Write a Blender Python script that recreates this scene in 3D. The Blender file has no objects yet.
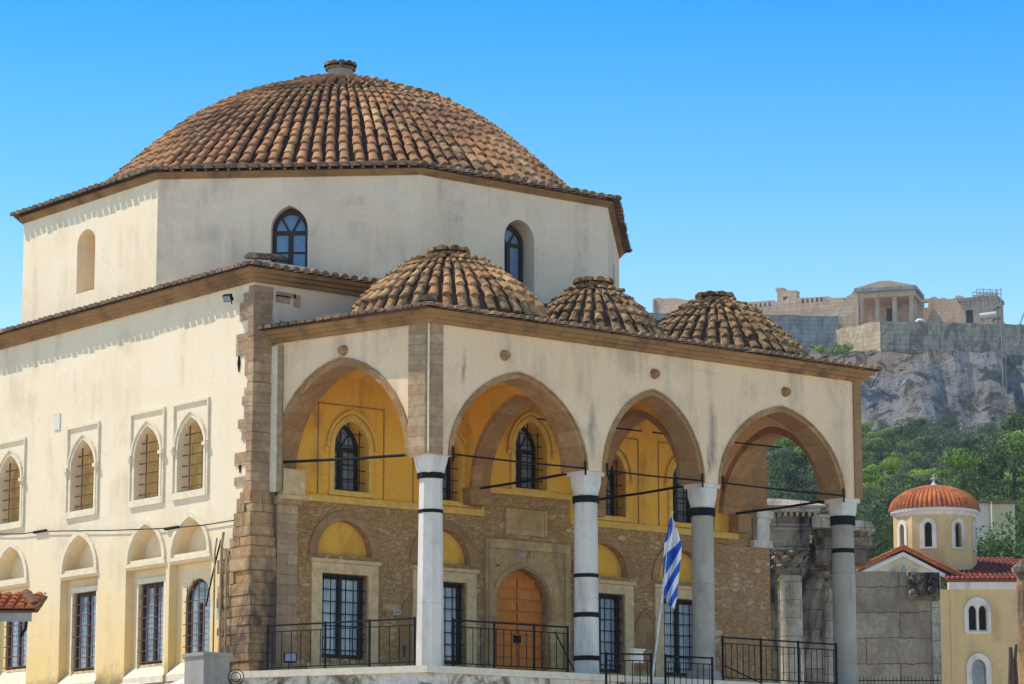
import bpy, bmesh, math, random
from mathutils import Vector, Matrix
from mathutils.geometry import tessellate_polygon
random.seed(7)
V = Vector
S = bpy.context.scene
COL = S.collection

# ------------------------------------------------------------------ camera
FPX = 3027.0
TILT, AZ = math.radians(9.9), math.radians(51.4)
VH = V((math.cos(AZ), math.sin(AZ), 0)); CR = V((math.sin(AZ), -math.cos(AZ), 0))
CF = VH*math.cos(TILT)+V((0, 0, math.sin(TILT))); CU = CR.cross(CF)
def ray(x, y): return CF+CR*((x-512)/FPX)+CU*((342-y)/FPX)
CP = -ray(427, 667)*60
cd = bpy.data.cameras.new('camera'); co = bpy.data.objects.new('camera', cd); COL.objects.link(co)
cd.sensor_width = 36; cd.lens = FPX/1024*36; cd.clip_start = 1; cd.clip_end = 9000
mw = Matrix.Identity(4)
for i in range(3):
    mw[i][0] = CR[i]; mw[i][1] = CU[i]; mw[i][2] = -CF[i]; mw[i][3] = CP[i]
co.matrix_world = mw
S.camera = co

# ------------------------------------------------------------------ light
SUN_EL = math.radians(56); SD = V((-.682, .731, 0)).normalized()
SV = SD*math.cos(SUN_EL)+V((0, 0, math.sin(SUN_EL)))
ld = bpy.data.lights.new('sun', 'SUN'); ld.energy = 3.4; ld.angle = math.radians(.5); ld.color = (1, .90, .77)
lo = bpy.data.objects.new('sun', ld); COL.objects.link(lo); lo.location = (-60, 60, 120)
lo.rotation_euler = (-SV).to_track_quat('-Z', 'Y').to_euler()
W = bpy.data.worlds.new('World'); S.world = W; W.use_nodes = True
wn = W.node_tree; bg = wn.nodes['Background']
sky = wn.nodes.new('ShaderNodeTexSky'); sky.sky_type = 'NISHITA'; sky.sun_disc = False
sky.sun_elevation = SUN_EL; sky.sun_rotation = math.atan2(SD.x, SD.y)
sky.altitude = 1500; sky.air_density = 1.0; sky.dust_density = .1; sky.ozone_density = 3.0
hs = wn.nodes.new('ShaderNodeHueSaturation'); hs.inputs['Saturation'].default_value = 1.25
wn.links.new(sky.outputs[0], hs.inputs['Color'])
tc_ = wn.nodes.new('ShaderNodeTexCoord'); sp_ = wn.nodes.new('ShaderNodeSeparateXYZ'); wn.links.new(tc_.outputs['Generated'], sp_.inputs[0])
rp_ = wn.nodes.new('ShaderNodeValToRGB'); wn.links.new(sp_.outputs[2], rp_.inputs[0])   # colour of the air by elevation
el_ = rp_.color_ramp.elements
for i_, (p_, c_) in enumerate(((.0, (.62, .60, .50)), (.175, (.82, .69, .53)), (.225, (.40, .59, .545)), (.29, (.03, .455, .60)), (.42, (.46, .47, .44)), (.7, (.62, .50, .42)))):
    q_ = el_[i_] if i_ < 2 else el_.new(p_)
    q_.position = p_; q_.color = (*c_, 1)
vm_ = wn.nodes.new('ShaderNodeVectorMath'); vm_.operation = 'MULTIPLY'; wn.links.new(hs.outputs[0], vm_.inputs[0]); wn.links.new(rp_.outputs[0], vm_.inputs[1])
vs_ = wn.nodes.new('ShaderNodeVectorMath'); vs_.operation = 'SCALE'; vs_.inputs['Scale'].default_value = 2.0
wn.links.new(vm_.outputs[0], vs_.inputs[0]); wn.links.new(vs_.outputs[0], bg.inputs[0])
bg.inputs[1].default_value = .15
S.view_settings.view_transform = 'Standard'; S.view_settings.look = 'None'
S.view_settings.exposure = .48; S.view_settings.gamma = 1

# ------------------------------------------------------------------ helpers: pixels to places
def at(px, py, z): return CP+ray(px, py)*z
def onX(px, py, c): d = ray(px, py); return CP+d*((c-CP.x)/d.x)
def onY(px, py, c): d = ray(px, py); return CP+d*((c-CP.y)/d.y)
def zat(py, z): return at(930, py, z).z
RZ = math.atan2(CR.y, CR.x)

# ------------------------------------------------------------------ helpers: meshes
class Fr:
    def __init__(s, o, ax, n): s.o, s.ax, s.n = V(o), V(ax).normalized(), V(n).normalized()
    def p(s, a, z, d=0): return s.o+s.ax*a+s.n*d+V((0, 0, z))
class MB:
    def __init__(s): s.v, s.f, s.m, s.t = [], [], [], []
    def add(s, vs, fs, mi=0, tint=.5):
        b = len(s.v); s.v += [V(v) for v in vs]
        for f in fs: s.f.append([b+i for i in f]); s.m.append(mi); s.t.append(tint)
    def hexa(s, p, mi=0, tint=.5):
        s.add(p, [(0, 1, 2, 3), (7, 6, 5, 4), (0, 4, 5, 1), (1, 5, 6, 2), (2, 6, 7, 3), (3, 7, 4, 0)], mi, tint)
    def box(s, a, b, mi=0, tint=.5):
        x0, y0, z0 = a; x1, y1, z1 = b
        s.hexa([(x0, y0, z0), (x1, y0, z0), (x1, y1, z0), (x0, y1, z0), (x0, y0, z1), (x1, y0, z1), (x1, y1, z1), (x0, y1, z1)], mi, tint)
    def bar(s, fr, s0, s1, z0, z1, d0, d1, mi=0, tint=.5):
        P = fr.p
        s.hexa([P(s0, z0, d0), P(s1, z0, d0), P(s1, z0, d1), P(s0, z0, d1), P(s0, z1, d0), P(s1, z1, d0), P(s1, z1, d1), P(s0, z1, d1)], mi, tint)
    def slab(s, fr, outer, holes, d0, d1, mi=0, mrim=None):
        loops = [outer]+list(holes)
        tri = tessellate_polygon([[V((a, z, 0)) for a, z in l] for l in loops])
        flat = [p for l in loops for p in l]; n = len(flat)
        vs = [fr.p(a, z, d1) for a, z in flat]+[fr.p(a, z, d0) for a, z in flat]
        s.add(vs, [tuple(t) for t in tri]+[(t[2]+n, t[1]+n, t[0]+n) for t in tri], mi)
        b = len(s.v)-2*n; o = 0
        for k, l in enumerate(loops):
            m = len(l)
            for i in range(m):
                j = (i+1) % m
                s.f.append([b+o+i, b+o+j, b+n+o+j, b+n+o+i]); s.m.append(mi if (mrim is None or k == 0) else mrim); s.t.append(.5)
            o += m
    def strip(s, fr, A, B, d0, d1, mi=0):
        n = len(A)
        vs = [fr.p(a, z, d1) for a, z in A]+[fr.p(a, z, d1) for a, z in B]+[fr.p(a, z, d0) for a, z in A]+[fr.p(a, z, d0) for a, z in B]
        fs = [(0, n, 3*n, 2*n), (n-1, 3*n-1, 4*n-1, 2*n-1)]
        for i in range(n-1):
            fs += [(i, i+1, n+i+1, n+i), (2*n+i, 3*n+i, 3*n+i+1, 2*n+i+1), (i, 2*n+i, 2*n+i+1, i+1), (n+i, n+i+1, 3*n+i+1, 3*n+i)]
        s.add(vs, fs, mi)
    def prism(s, poly, z0, z1, mi=0, top=None):
        n = len(poly); top = top or poly
        vs = [V((x, y, z0)) for x, y in poly]+[V((x, y, z1)) for x, y in top]
        s.add(vs, [tuple(range(n))[::-1], tuple(range(n, 2*n))]+[(i, (i+1) % n, n+(i+1) % n, n+i) for i in range(n)], mi)
    def tube(s, pts, r, n=6, mi=0, r2=None):
        pts = [V(p) for p in pts]; m = len(pts); vs = []
        for i, p in enumerate(pts):
            d = (pts[min(i+1, m-1)]-pts[max(i-1, 0)]).normalized()
            u = d.cross(V((0, 0, 1)) if abs(d.z) < .95 else V((1, 0, 0))).normalized(); w = d.cross(u)
            rr = r if r2 is None else r+(r2-r)*i/(m-1)
            vs += [p+(u*math.cos(6.2832*k/n)+w*math.sin(6.2832*k/n))*rr for k in range(n)]
        fs = [tuple(range(n)), tuple(range((m-1)*n, m*n))[::-1]]
        for i in range(m-1): fs += [(i*n+k, (i+1)*n+k, (i+1)*n+(k+1) % n, i*n+(k+1) % n) for k in range(n)]
        s.add(vs, fs, mi)
    def lathe(s, c, prof, n=20, mi=0, a0=0, sq=None):
        c = V(c); vs = []
        for r, z in prof: vs += [c+V((r*math.cos(a0+6.28318*k/n), r*math.sin(a0+6.28318*k/n), z)) for k in range(n)]
        m = len(prof); fs = [tuple(range(n))[::-1], tuple(range((m-1)*n, m*n))]
        for i in range(m-1): fs += [(i*n+k, i*n+(k+1) % n, (i+1)*n+(k+1) % n, (i+1)*n+k) for k in range(n)]
        s.add(vs, fs, mi)
    def sweep(s, path, prof, mi=0, closed=False):
        """path: plan points, outward is to the right of travel; prof: closed loop of (d, z)"""
        n = len(path); m = len(prof); P = [V((x, y, 0)) for x, y in path]
        vs = []
        for i in range(n):
            a = P[i]-P[i-1] if (closed or i > 0) else P[1]-P[0]
            b = P[(i+1) % n]-P[i] if (closed or i < n-1) else P[-1]-P[-2]
            na, nb = V((a.y, -a.x, 0)).normalized(), V((b.y, -b.x, 0)).normalized()
            mm = (na+nb).normalized(); mm /= max(.3, mm.dot(na))
            vs += [P[i]+mm*d+V((0, 0, z)) for d, z in prof]
        fs = []
        for i in range(n if closed else n-1):
            j = (i+1) % n
            fs += [(i*m+k, i*m+(k+1) % m, j*m+(k+1) % m, j*m+k) for k in range(m)]
        if not closed: fs += [tuple(range(m)), tuple(range((n-1)*m, n*m))]
        s.add(vs, fs, mi)
    def tile(s, lo, up, side, nor, rl, ru, tint, lift=.025, segs=5):
        """one barrel roof tile from its low end to its high end"""
        lo, up = V(lo)+nor*lift, V(up); vs = []
        for c, r in ((lo, rl), (up, ru)):
            vs += [c+side*(-r*math.cos(math.pi*k/segs))+nor*(r*.85*math.sin(math.pi*k/segs)) for k in range(segs+1)]
        q = segs+1
        s.add(vs, [(k, k+1, q+k+1, q+k) for k in range(segs)]+[tuple(range(q))[::-1]], 0, tint)
    def build(s, name, mats, parent=None, smooth=False, label=None, flat=False, kind=None):
        me = bpy.data.meshes.new(name); me.from_pydata([tuple(v) for v in s.v], [], s.f)
        for m in (mats if isinstance(mats, (list, tuple)) else [mats]): me.materials.append(m)
        me.polygons.foreach_set('material_index', s.m)
        at_ = me.attributes.new('tint', 'FLOAT', 'FACE'); at_.data.foreach_set('value', s.t)
        if not flat:
            bm = bmesh.new(); bm.from_mesh(me); bmesh.ops.recalc_face_normals(bm, faces=bm.faces); bm.to_mesh(me); bm.free()
        if smooth:
            me.polygons.foreach_set('use_smooth', [True]*len(me.polygons))
            try: me.set_sharp_from_angle(angle=math.radians(38))
            except Exception: pass
        o = bpy.data.objects.new(name, me); COL.objects.link(o)
        if parent is not None:
            o.parent = parent
            if parent.name in WORLD: o.location = -parent.location
        if label: o['label'] = label
        if kind: o['kind'] = kind
        return o
WORLD = set()
def tag(o, label, cat, group=None):
    o['label'] = label; o['category'] = cat
    if group: o['group'] = group
    return o
def thing(name, label, cat, loc, rot=None, group=None):
    """an Empty at the thing's base; rot None: its parts are written in world coordinates"""
    o = bpy.data.objects.new(name, None); COL.objects.link(o); o.location = loc; o.empty_display_size = .3
    if rot is None: WORLD.add(o.name)
    else: o.rotation_euler = (0, 0, rot)
    return tag(o, label, cat, group)
def arch(c, hw, z0, zs, zt, k=.12, n=18):
    P = [(c-hw, z0)] if z0 < zs-1e-4 else []
    for i in range(n+1):
        t = -1+2*i/n; t = math.sin(t*math.pi/2)
        P.append((c+hw*t, zs+(zt-zs)*((1-k)*math.sqrt(max(0, 1-t*t))+k*(1-abs(t)))))
    if z0 < zs-1e-4: P.append((c+hw, z0))
    return P
def archz(t, zs, zt, k=.12): return zs+(zt-zs)*((1-k)*math.sqrt(max(0, 1-t*t))+k*(1-abs(t)))

# ------------------------------------------------------------------ helpers: materials
class NT:
    def __init__(s, name, rough=.9, spec=.2):
        s.m = bpy.data.materials.new(name); s.m.use_nodes = True; s.t = s.m.node_tree
        s.b = s.t.nodes['Principled BSDF']; s.b.inputs['Roughness'].default_value = rough
        s.b.inputs['Specular IOR Level'].default_value = spec
        s.co = s.t.nodes.new('ShaderNodeTexCoord').outputs['Object']
    def n(s, ty, ins=None, **kw):
        x = s.t.nodes.new('ShaderNode'+ty)
        for k, v in kw.items(): setattr(x, k, v)
        for k, v in (ins or {}).items():
            if isinstance(v, bpy.types.NodeSocket): s.t.links.new(v, x.inputs[k])
            else: x.inputs[k].default_value = v
        return x
    def noise(s, scale, detail=4, rough=.6, vec=None, dist=0):
        return s.n('TexNoise', {'Vector': vec or s.co, 'Scale': scale, 'Detail': detail, 'Roughness': rough, 'Distortion': dist}).outputs['Fac']
    def map(s, sc, vec=None): return s.n('Mapping', {'Vector': vec or s.co, 'Scale': sc}).outputs[0]
    def ramp(s, fac, stops):
        x = s.n('ValToRGB', {'Fac': fac}); e = x.color_ramp.elements
        for i, (p, c) in enumerate(stops):
            q = e[i] if i < 2 else e.new(p)
            q.position = p; q.color = (c[0], c[1], c[2], 1) if not isinstance(c, (int, float)) else (c, c, c, 1)
        return x.outputs[0]
    def mix(s, fac, a, b, mode='MIX'):
        x = s.n('Mix', data_type='RGBA', blend_type=mode)
        for k, v in ((0, fac), (6, a), (7, b)):
            if isinstance(v, bpy.types.NodeSocket): s.t.links.new(v, x.inputs[k])
            else: x.inputs[k].default_value = v if isinstance(v, (int, float)) else (v[0], v[1], v[2], 1)
        return x.outputs[2]
    def math(s, op, a, b=0):
        return s.n('Math', {0: a, 1: b}, operation=op).outputs[0]
    def col(s, c): s.t.links.new(c, s.b.inputs['Base Color']); return s
    def bump(s, h, st=.3, dist=.05):
        x = s.n('Bump', {'Height': h, 'Strength': st, 'Distance': dist}); s.t.links.new(x.outputs[0], s.b.inputs['Normal']); return s
def plain(name, c, rough=.7, spec=.3, metal=0, var=.25, scale=6):
    t = NT(name, rough, spec); t.b.inputs['Metallic'].default_value = metal
    n = t.noise(scale)
    t.col(t.ramp(n, [(.3, [x*(1-var) for x in c]), (.7, [min(1, x*(1+var)) for x in c])])).bump(t.noise(scale*6), .15, .01)
    return t.m
def plaster(name, c1, c2, stain, amt=.5, low=None, lowz=(0, 3), streak=(1.6, 1.6, .22), drips=()):
    """lime plaster: broad tone changes, vertical run-off streaks, hairline speckle; low: another paint tone near the ground"""
    t = NT(name, .92, .15)
    c = t.ramp(t.noise(.55, 6, .65, dist=.6), [(.32, c1), (.68, c2)])
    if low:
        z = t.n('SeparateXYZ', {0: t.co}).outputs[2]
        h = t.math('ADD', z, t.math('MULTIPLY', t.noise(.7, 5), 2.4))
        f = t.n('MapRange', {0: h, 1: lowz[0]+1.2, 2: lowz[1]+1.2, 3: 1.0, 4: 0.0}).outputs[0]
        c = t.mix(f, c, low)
    st = t.ramp(t.noise(1.0, 7, .62, t.map(streak)), [(.46, 0), (.68, 1)])
    pt = t.ramp(t.noise(.8, 5, .6, dist=1.), [(.40, 0), (.60, 1)])
    c = t.mix(t.math('MULTIPLY', t.math('MULTIPLY', st, pt), amt), c, stain)
    sp = t.ramp(t.noise(14, 5, .7), [(.3, .94), (.6, 1.02)])
    c = t.mix(1.0, c, sp, 'MULTIPLY')
    cr = t.n('TexVoronoi', {'Vector': t.n('Mapping', {'Vector': t.co, 'Scale': (.9, .9, .6)}).outputs[0], 'Scale': 1.0}, feature='DISTANCE_TO_EDGE').outputs[0]
    c = t.mix(t.math('MULTIPLY', t.ramp(cr, [(0, 1), (.008, 0)]), t.math('MULTIPLY', pt, .35)), c, stain)
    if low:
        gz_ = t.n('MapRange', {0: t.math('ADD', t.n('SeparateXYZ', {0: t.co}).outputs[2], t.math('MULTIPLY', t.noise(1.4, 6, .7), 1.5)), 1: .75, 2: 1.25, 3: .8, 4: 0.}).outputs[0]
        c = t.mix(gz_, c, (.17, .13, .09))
    for x0, z0, z1, w_ in drips:    # rain drips below the spouts
        q = t.n('SeparateXYZ', {0: t.co}); xw = t.math('ADD', q.outputs[0], t.math('MULTIPLY', t.math('SUBTRACT', t.noise(2.5, 4), .5), .25))
        a = t.n('MapRange', {0: t.math('ABSOLUTE', t.math('SUBTRACT', xw, x0)), 1: 0., 2: w_, 3: 1., 4: 0.}).outputs[0]
        h_ = t.math('MULTIPLY', t.n('MapRange', {0: q.outputs[2], 1: z0, 2: z0+.3, 3: 0., 4: 1.}).outputs[0], t.n('MapRange', {0: q.outputs[2], 1: z1-.5, 2: z1, 3: 1., 4: 0.}).outputs[0])
        c = t.mix(t.math('MULTIPLY', t.math('MULTIPLY', a, h_), t.ramp(t.noise(3, 6, .7, t.map((1, 1, .3))), [(.3, .25), (.6, .95)])), c, (.22, .19, .16))
    pit = t.n('TexVoronoi', {'Vector': t.co, 'Scale': 2.3, 'Randomness': 1.0}).outputs['Distance']
    c = t.mix(t.math('MULTIPLY', t.ramp(pit, [(.035, 1), (.06, 0)]), t.math('MULTIPLY', pt, .8)), c, stain)
    t.col(c).bump(t.noise(5, 8, .7), .16, .015); return t.m
def ashlar(name, cols, mortar, bw, bh, ms=.012, local=False, dark=None, darkamt=.6, rough=.06, bump=.6):
    """coursed stone blocks on vertical walls"""
    t = NT(name, .93, .12)
    xyz = t.n('SeparateXYZ', {0: t.co})
    s_ = xyz.outputs[0] if local else t.math('ADD', xyz.outputs[0], xyz.outputs[1])
    wob = t.math('MULTIPLY', t.math('SUBTRACT', t.noise(2.2, 3), .5), rough)
    v = t.n('CombineXYZ', {0: t.math('ADD', s_, wob), 1: t.math('ADD', xyz.outputs[2], wob)}).outputs[0]
    br = t.n('TexBrick', {'Vector': v, 'Color1': (.25, .25, .25, 1), 'Color2': (.8, .8, .8, 1), 'Mortar': (0, 0, 0, 1), 'Scale': 1.0, 'Mortar Size': ms, 'Mortar Smooth': .3, 'Bias': 0.0, 'Brick Width': bw, 'Row Height': bh}, offset=.5, squash=1.4, squash_frequency=3)
    f = t.math('ADD', t.math('MULTIPLY', br.outputs[0], .55), t.math('MULTIPLY', t.noise(1.3, 6, .7), .5))
    k = len(cols)
    c = t.ramp(f, [(.2+.6*i/(k-1), cc) for i, cc in enumerate(cols)])
    c = t.mix(br.outputs['Fac'], c, mortar)
    c = t.mix(1.0, c, t.ramp(t.noise(7, 7, .75), [(.28, .62), (.65, 1.12)]), 'MULTIPLY')
    if dark: c = t.mix(t.math('MULTIPLY', t.ramp(t.noise(.7, 7, .68, t.map((1, 1, .5)), 1.2), [(.44, 0), (.60, 1)]), darkamt), c, dark)
    h = t.math('SUBTRACT', t.noise(8, 8, .75), t.math('MULTIPLY', br.outputs['Fac'], 1.2))
    t.col(c).bump(h, bump, .05); return t.m
def rubble(name, cols, mortar, scale=3.2, edge=.06, stretch=(1, 1, 1.7), dark=None):
    t = NT(name, .95, .1)
    v = t.n('Mapping', {'Vector': t.co, 'Scale': stretch}).outputs[0]
    v = t.n('MixRGB', {0: .12, 1: v, 2: t.n('TexNoise', {'Vector': t.co, 'Scale': 3.0, 'Detail': 4.0}).outputs['Color']}).outputs[0]
    a = t.n('TexVoronoi', {'Vector': v, 'Scale': scale}, feature='DISTANCE_TO_EDGE').outputs[0]
    b = t.n('TexVoronoi', {'Vector': v, 'Scale': scale}).outputs['Color']
    k = len(cols); g = t.n('SeparateColor', {0: b}).outputs[0]
    f = t.math('ADD', t.math('MULTIPLY', g, .42), t.math('MULTIPLY', t.noise(.9, 6, .7), .68))
    c = t.ramp(f, [(.2+.6*i/(k-1), cc) for i, cc in enumerate(cols)])
    e = t.ramp(a, [(edge*.4, 1), (edge, 0)])
    patch = t.ramp(t.noise(.65, 5, .6, dist=.8), [(.40, .35), (.6, 1)])
    c = t.mix(t.math('MULTIPLY', e, .9), c, mortar)
    c = t.mix(t.math('SUBTRACT', 1.0, patch), c, mortar)
    c = t.mix(1.0, c, t.ramp(t.noise(11, 7, .75), [(.28, .6), (.66, 1.15)]), 'MULTIPLY')
    if dark: c = t.mix(t.ramp(t.noise(.55, 6, .65, dist=1), [(.52, 0), (.74, .6)]), c, dark)
    t.col(c).bump(t.math('ADD', t.ramp(a, [(0, 0), (edge*1.6, 1)]), t.math('MULTIPLY', t.noise(9, 7, .7), .7)), .6, .05); return t.m
def tiles(name, cols, lich, lamt, scale=.8):
    t = NT(name, .9, .12)
    a = t.n('Attribute', attribute_name='tint').outputs['Fac']
    f = t.math('ADD', t.math('MULTIPLY', a, .85), t.math('MULTIPLY', t.noise(5, 4), .15))
    k = len(cols); c = t.ramp(f, [(.05+.9*i/(k-1), cc) for i, cc in enumerate(cols)])
    l = t.ramp(t.noise(scale, 6, .72, dist=.5), [(.5-lamt*.25, 0), (.66-lamt*.2, 1)])
    fine = t.ramp(t.noise(7, 5, .7), [(.35, .25), (.6, 1)])
    c = t.mix(t.math('MULTIPLY', t.math('MULTIPLY', l, fine), .88), c, lich)
    c = t.mix(1.0, c, t.ramp(t.noise(16, 5, .7), [(.3, .7), (.65, 1.12)]), 'MULTIPLY')
    t.col(c).bump(t.noise(22, 5), .3, .012); return t.m

M = {}
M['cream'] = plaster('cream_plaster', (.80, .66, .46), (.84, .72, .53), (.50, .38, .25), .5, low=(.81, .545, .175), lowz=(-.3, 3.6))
M['drum'] = plaster('weathered_white_plaster', (.76, .595, .425), (.85, .70, .525), (.36, .30, .24), .75, streak=(1.3, 1.3, .16))
M['porch'] = plaster('buff_plaster', (.79, .565, .345), (.84, .64, .42), (.36, .29, .23), .8, drips=((4.3, 4.45, 5.9, .13), (7.72, 4.5, 6.2, .16), (7.6, 4.35, 5.2, .08), (.9, 5.7, 6.6, .07)))
M['yellow'] = plaster('ochre_plaster', (.74, .375, .042), (.84, .475, .08), (.30, .15, .05), .85)
M['trim'] = plain('cream_stone_trim', (.74, .65, .48), .85, .15, 0, .12)
M['ytrim'] = plain('ochre_stone_trim', (.68, .43, .10), .85, .15, 0, .15)
M['stone'] = rubble('brown_rubble_wall', [(.32, .17, .07), (.50, .295, .125), (.42, .235, .10), (.66, .49, .29)], (.44, .265, .12), 6.5, .06, dark=(.22, .13, .065))
M['stone2'] = rubble('red_brown_rubble_wall', [(.34, .165, .07), (.50, .29, .13), (.42, .22, .10), (.70, .55, .37)], (.46, .275, .14), 5.2, .07, dark=(.20, .11, .06))
M['arch'] = ashlar('brown_arch_stone', [(.27, .14, .06), (.40, .22, .095), (.52, .33, .165)], (.36, .22, .11), .8, .34, .012, dark=(.30, .18, .09), darkamt=.6)
M['pier'] = ashlar('corner_block_stone', [(.36, .21, .115), (.48, .32, .185), (.58, .44, .29)], (.42, .29, .18), .55, .21, .014, dark=(.20, .14, .10), darkamt=.55)
M['pierlow'] = ashlar('scorched_corner_stone', [(.40, .21, .09), (.50, .30, .14), (.56, .42, .25)], (.40, .26, .14), .5, .24, .012, dark=(.085, .066, .055), darkamt=.95)
M['cornice'] = plaster('brown_cornice_stone', (.24, .135, .06), (.40, .235, .10), (.11, .075, .05), .9, streak=(2.2, 2.2, 1.4))
M['doorstone'] = ashlar('carved_door_stone', [(.46, .285, .115), (.56, .37, .165), (.62, .44, .22)], (.4, .3, .18), .6, .5, .006, dark=(.3, .2, .11))
M['paleframe'] = plain('pale_limestone', (.64, .46, .25), .85, .15, 0, .2)
M['marble'] = plaster('white_marble', (.62, .58, .52), (.74, .70, .63), (.30, .27, .23), .8, streak=(2.2, 2.2, .5))
M['greystone'] = plaster('grey_marble', (.33, .295, .24), (.46, .41, .34), (.17, .15, .12), .9, streak=(2.5, 2.5, .4))
M['iron'] = plain('black_iron', (.012, .011, .011), .8, .12, 0)
M['rust'] = plain('rusted_iron', (.16, .07, .035), .8, .2)
M['wood'] = plain('dark_wood', (.045, .025, .018), .6, .3)
M['blackwood'] = plain('black_painted_wood', (.022, .018, .018), .5, .3)
M['pipe'] = plain('rusty_buff_pipe', (.36, .26, .14), .7, .2, 0, .3)
M['dark'] = plain('painted_recess_shade', (.03, .025, .02), .9, .1)  # near-black colour standing in for the shade inside openings
M['lattice'] = plain('ochre_screen', (.62, .42, .13), .85, .1, 0, .35, 3)
t = NT('door_wood', .6, .3)
z_ = t.n('SeparateXYZ', {0: t.co}).outputs[2]
g_ = t.noise(3, 5, .6, t.map((6, 6, 1.2)))
t.col(t.ramp(g_, [(.3, (.50, .135, .014)), (.7, (.70, .235, .03))])).bump(g_, .2, .01); M['door'] = t.m
t = NT('window_glass', .06, .6); t.col(t.ramp(t.noise(1.1, 3), [(.35, (.14, .17, .22)), (.65, (.30, .35, .42))])); M['glass'] = t.m
t = NT('pale_streaked_glass', .12, .5); t.col(t.ramp(t.noise(2.2, 3, .5, t.map((5, 5, .5))), [(.35, (.30, .34, .42)), (.65, (.56, .60, .66))])); M['paleglass'] = t.m  # pale bluish glass with upright streaks
t = NT('sky_glass', .05, .7); t.col(t.ramp(t.noise(1.1, 3), [(.35, (.10, .20, .36)), (.65, (.2, .34, .5))])); M['skyglass'] = t.m  # drum panes: blue of the reflected sky put into the base colour
TCOL = [(.26, .11, .06), (.42, .20, .09), (.54, .29, .13), (.47, .23, .12), (.60, .40, .20), (.56, .33, .21)]
M['tile'] = tiles('dome_roof_tile', TCOL, (.075, .06, .05), .35, .5)
M['tile2'] = tiles('yellow_roof_tile', [(.40, .19, .08), (.58, .31, .13), (.66, .43, .20), (.54, .26, .12), (.66, .42, .24)], (.05, .045, .035), .55, .75)
M['tile3'] = tiles('blackened_roof_tile', [(.26, .14, .07), (.56, .32, .14), (.68, .44, .21), (.44, .25, .12)], (.03, .028, .025), .95, .7)
M['eave'] = tiles('eave_tile', [(.24, .14, .075), (.36, .22, .13), (.46, .33, .21), (.20, .13, .085)], (.09, .075, .06), .75, 1.3)
M['under'] = plain('tile_bed', (.13, .07, .045), .95, .1, 0, .4)
t = NT('paving', .9, .2)
t.col(t.ramp(t.noise(.4, 6), [(.3, (.56, .48, .37)), (.7, (.68, .60, .48))])); M['paving'] = t.m
M['floor'] = plain('terrace_marble', (.70, .61, .47), .6, .3, 0, .12)
_t = NT('patched_terrace_wall', .94, .1)
_c = _t.ramp(_t.noise(1.6, 7, .7, dist=.8), [(.36, (.13, .11, .085)), (.44, (.34, .29, .22)), (.50, (.62, .58, .51)), (.66, (.74, .70, .63))])
_t.col(_t.mix(1.0, _c, _t.ramp(_t.noise(9, 6, .7), [(.3, .7), (.62, 1.05)]), 'MULTIPLY')).bump(_t.noise(4, 8, .75), .5, .05); M['terrace2'] = _t.m
M['terrace'] = plaster('patched_whitewash', (.60, .57, .51), (.72, .69, .63), (.20, .17, .13), .95, streak=(1.1, 1.1, .9))
M['concrete'] = plaster('grey_concrete', (.30, .28, .25), (.40, .38, .34), (.14, .13, .11), .9)

# ================================================================== ground
g = MB(); g.add([(-4000, -4000, -5.6), (4000, -4000, -5.6), (4000, 4000, -5.6), (-4000, 4000, -5.6)], [(0, 1, 2, 3)])
o = g.build('ground', M['paving'], flat=True); o['kind'] = 'structure'

# ================================================================== the mosque
XL, XR, YF, YB_ = -1.5, 13.2, 4.1, 18.8
DC = V((5.65, 11.17)); DA, DB = 7.12, 2.83
P1 = V((-1.02, 4.1, 0)); PSd = P1.normalized()
LW = Fr((XL, 0, 0), (0, 1, 0), (-1, 0, 0)); FW = Fr((0, YF, 0), (1, 0, 0), (0, -1, 0))
PF = Fr((0, 0, 0), (1, 0, 0), (0, -1, 0)); PR = Fr((12.2, 0, 0), (0, 1, 0), (1, 0, 0))
PS = Fr((0, 0, 0), PSd, (-PSd.y, PSd.x, 0))
MQ = thing('mosque', 'large domed stone mosque with tiled roofs and an arcaded porch on four columns', 'mosque', (5.7, 9.0, -5.6))

# ---- left wall with its two rows of windows
UW = [6.43, 8.19, 10.93, 14.25]; LWN = [6.40, 8.18, 11.0, 14.1]
holes = [arch(c, .515, 4.03, 5.02, 5.62, .3) for c in UW]+[arch(c, .66, 2.70, 2.72, 3.42, .2) for c in LWN]
holes += [[(c-.82, .14), (c-.82, 2.50), (c+.82, 2.50), (c+.82, .14)] for c in LWN]
b = MB(); b.slab(LW, [(YF, -5.6), (YF, 8.7), (YB_, 8.7), (YB_, -5.6)], holes, -.34, 0)
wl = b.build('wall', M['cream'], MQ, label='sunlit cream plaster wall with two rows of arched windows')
for c in LWN:   # backs of the blind arches
    b = MB(); b.slab(LW, [(c-.74, 2.6), (c-.74, 3.55), (c+.74, 3.55), (c+.74, 2.6)], [], -.42, -.343); b.build('blind_panel', M['cream'], MQ)
for i, c in enumerate(LWN):
    cw = c-.02
    if i == 0: h = arch(cw, .48, .43, 1.72, 2.16, .05)
    elif i == 3: h = [(cw-.54, .62), (cw-.54, 2.15), (cw+.54, 2.15), (cw+.54, .62)]
    else: h = [(cw-.53, .43), (cw-.53, 2.2), (cw+.53, 2.2), (cw+.53, .43)]
    b = MB(); b.slab(LW, [(c-.817, .143), (c-.817, 2.497), (c+.817, 2.497), (c+.817, .143)], [h], -.34, -.20); b.build('niche_back', M['cream'], MQ)
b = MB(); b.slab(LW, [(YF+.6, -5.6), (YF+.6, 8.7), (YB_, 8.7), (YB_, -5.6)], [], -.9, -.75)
b.build('inner_wall', M['dark'], MQ)
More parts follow.
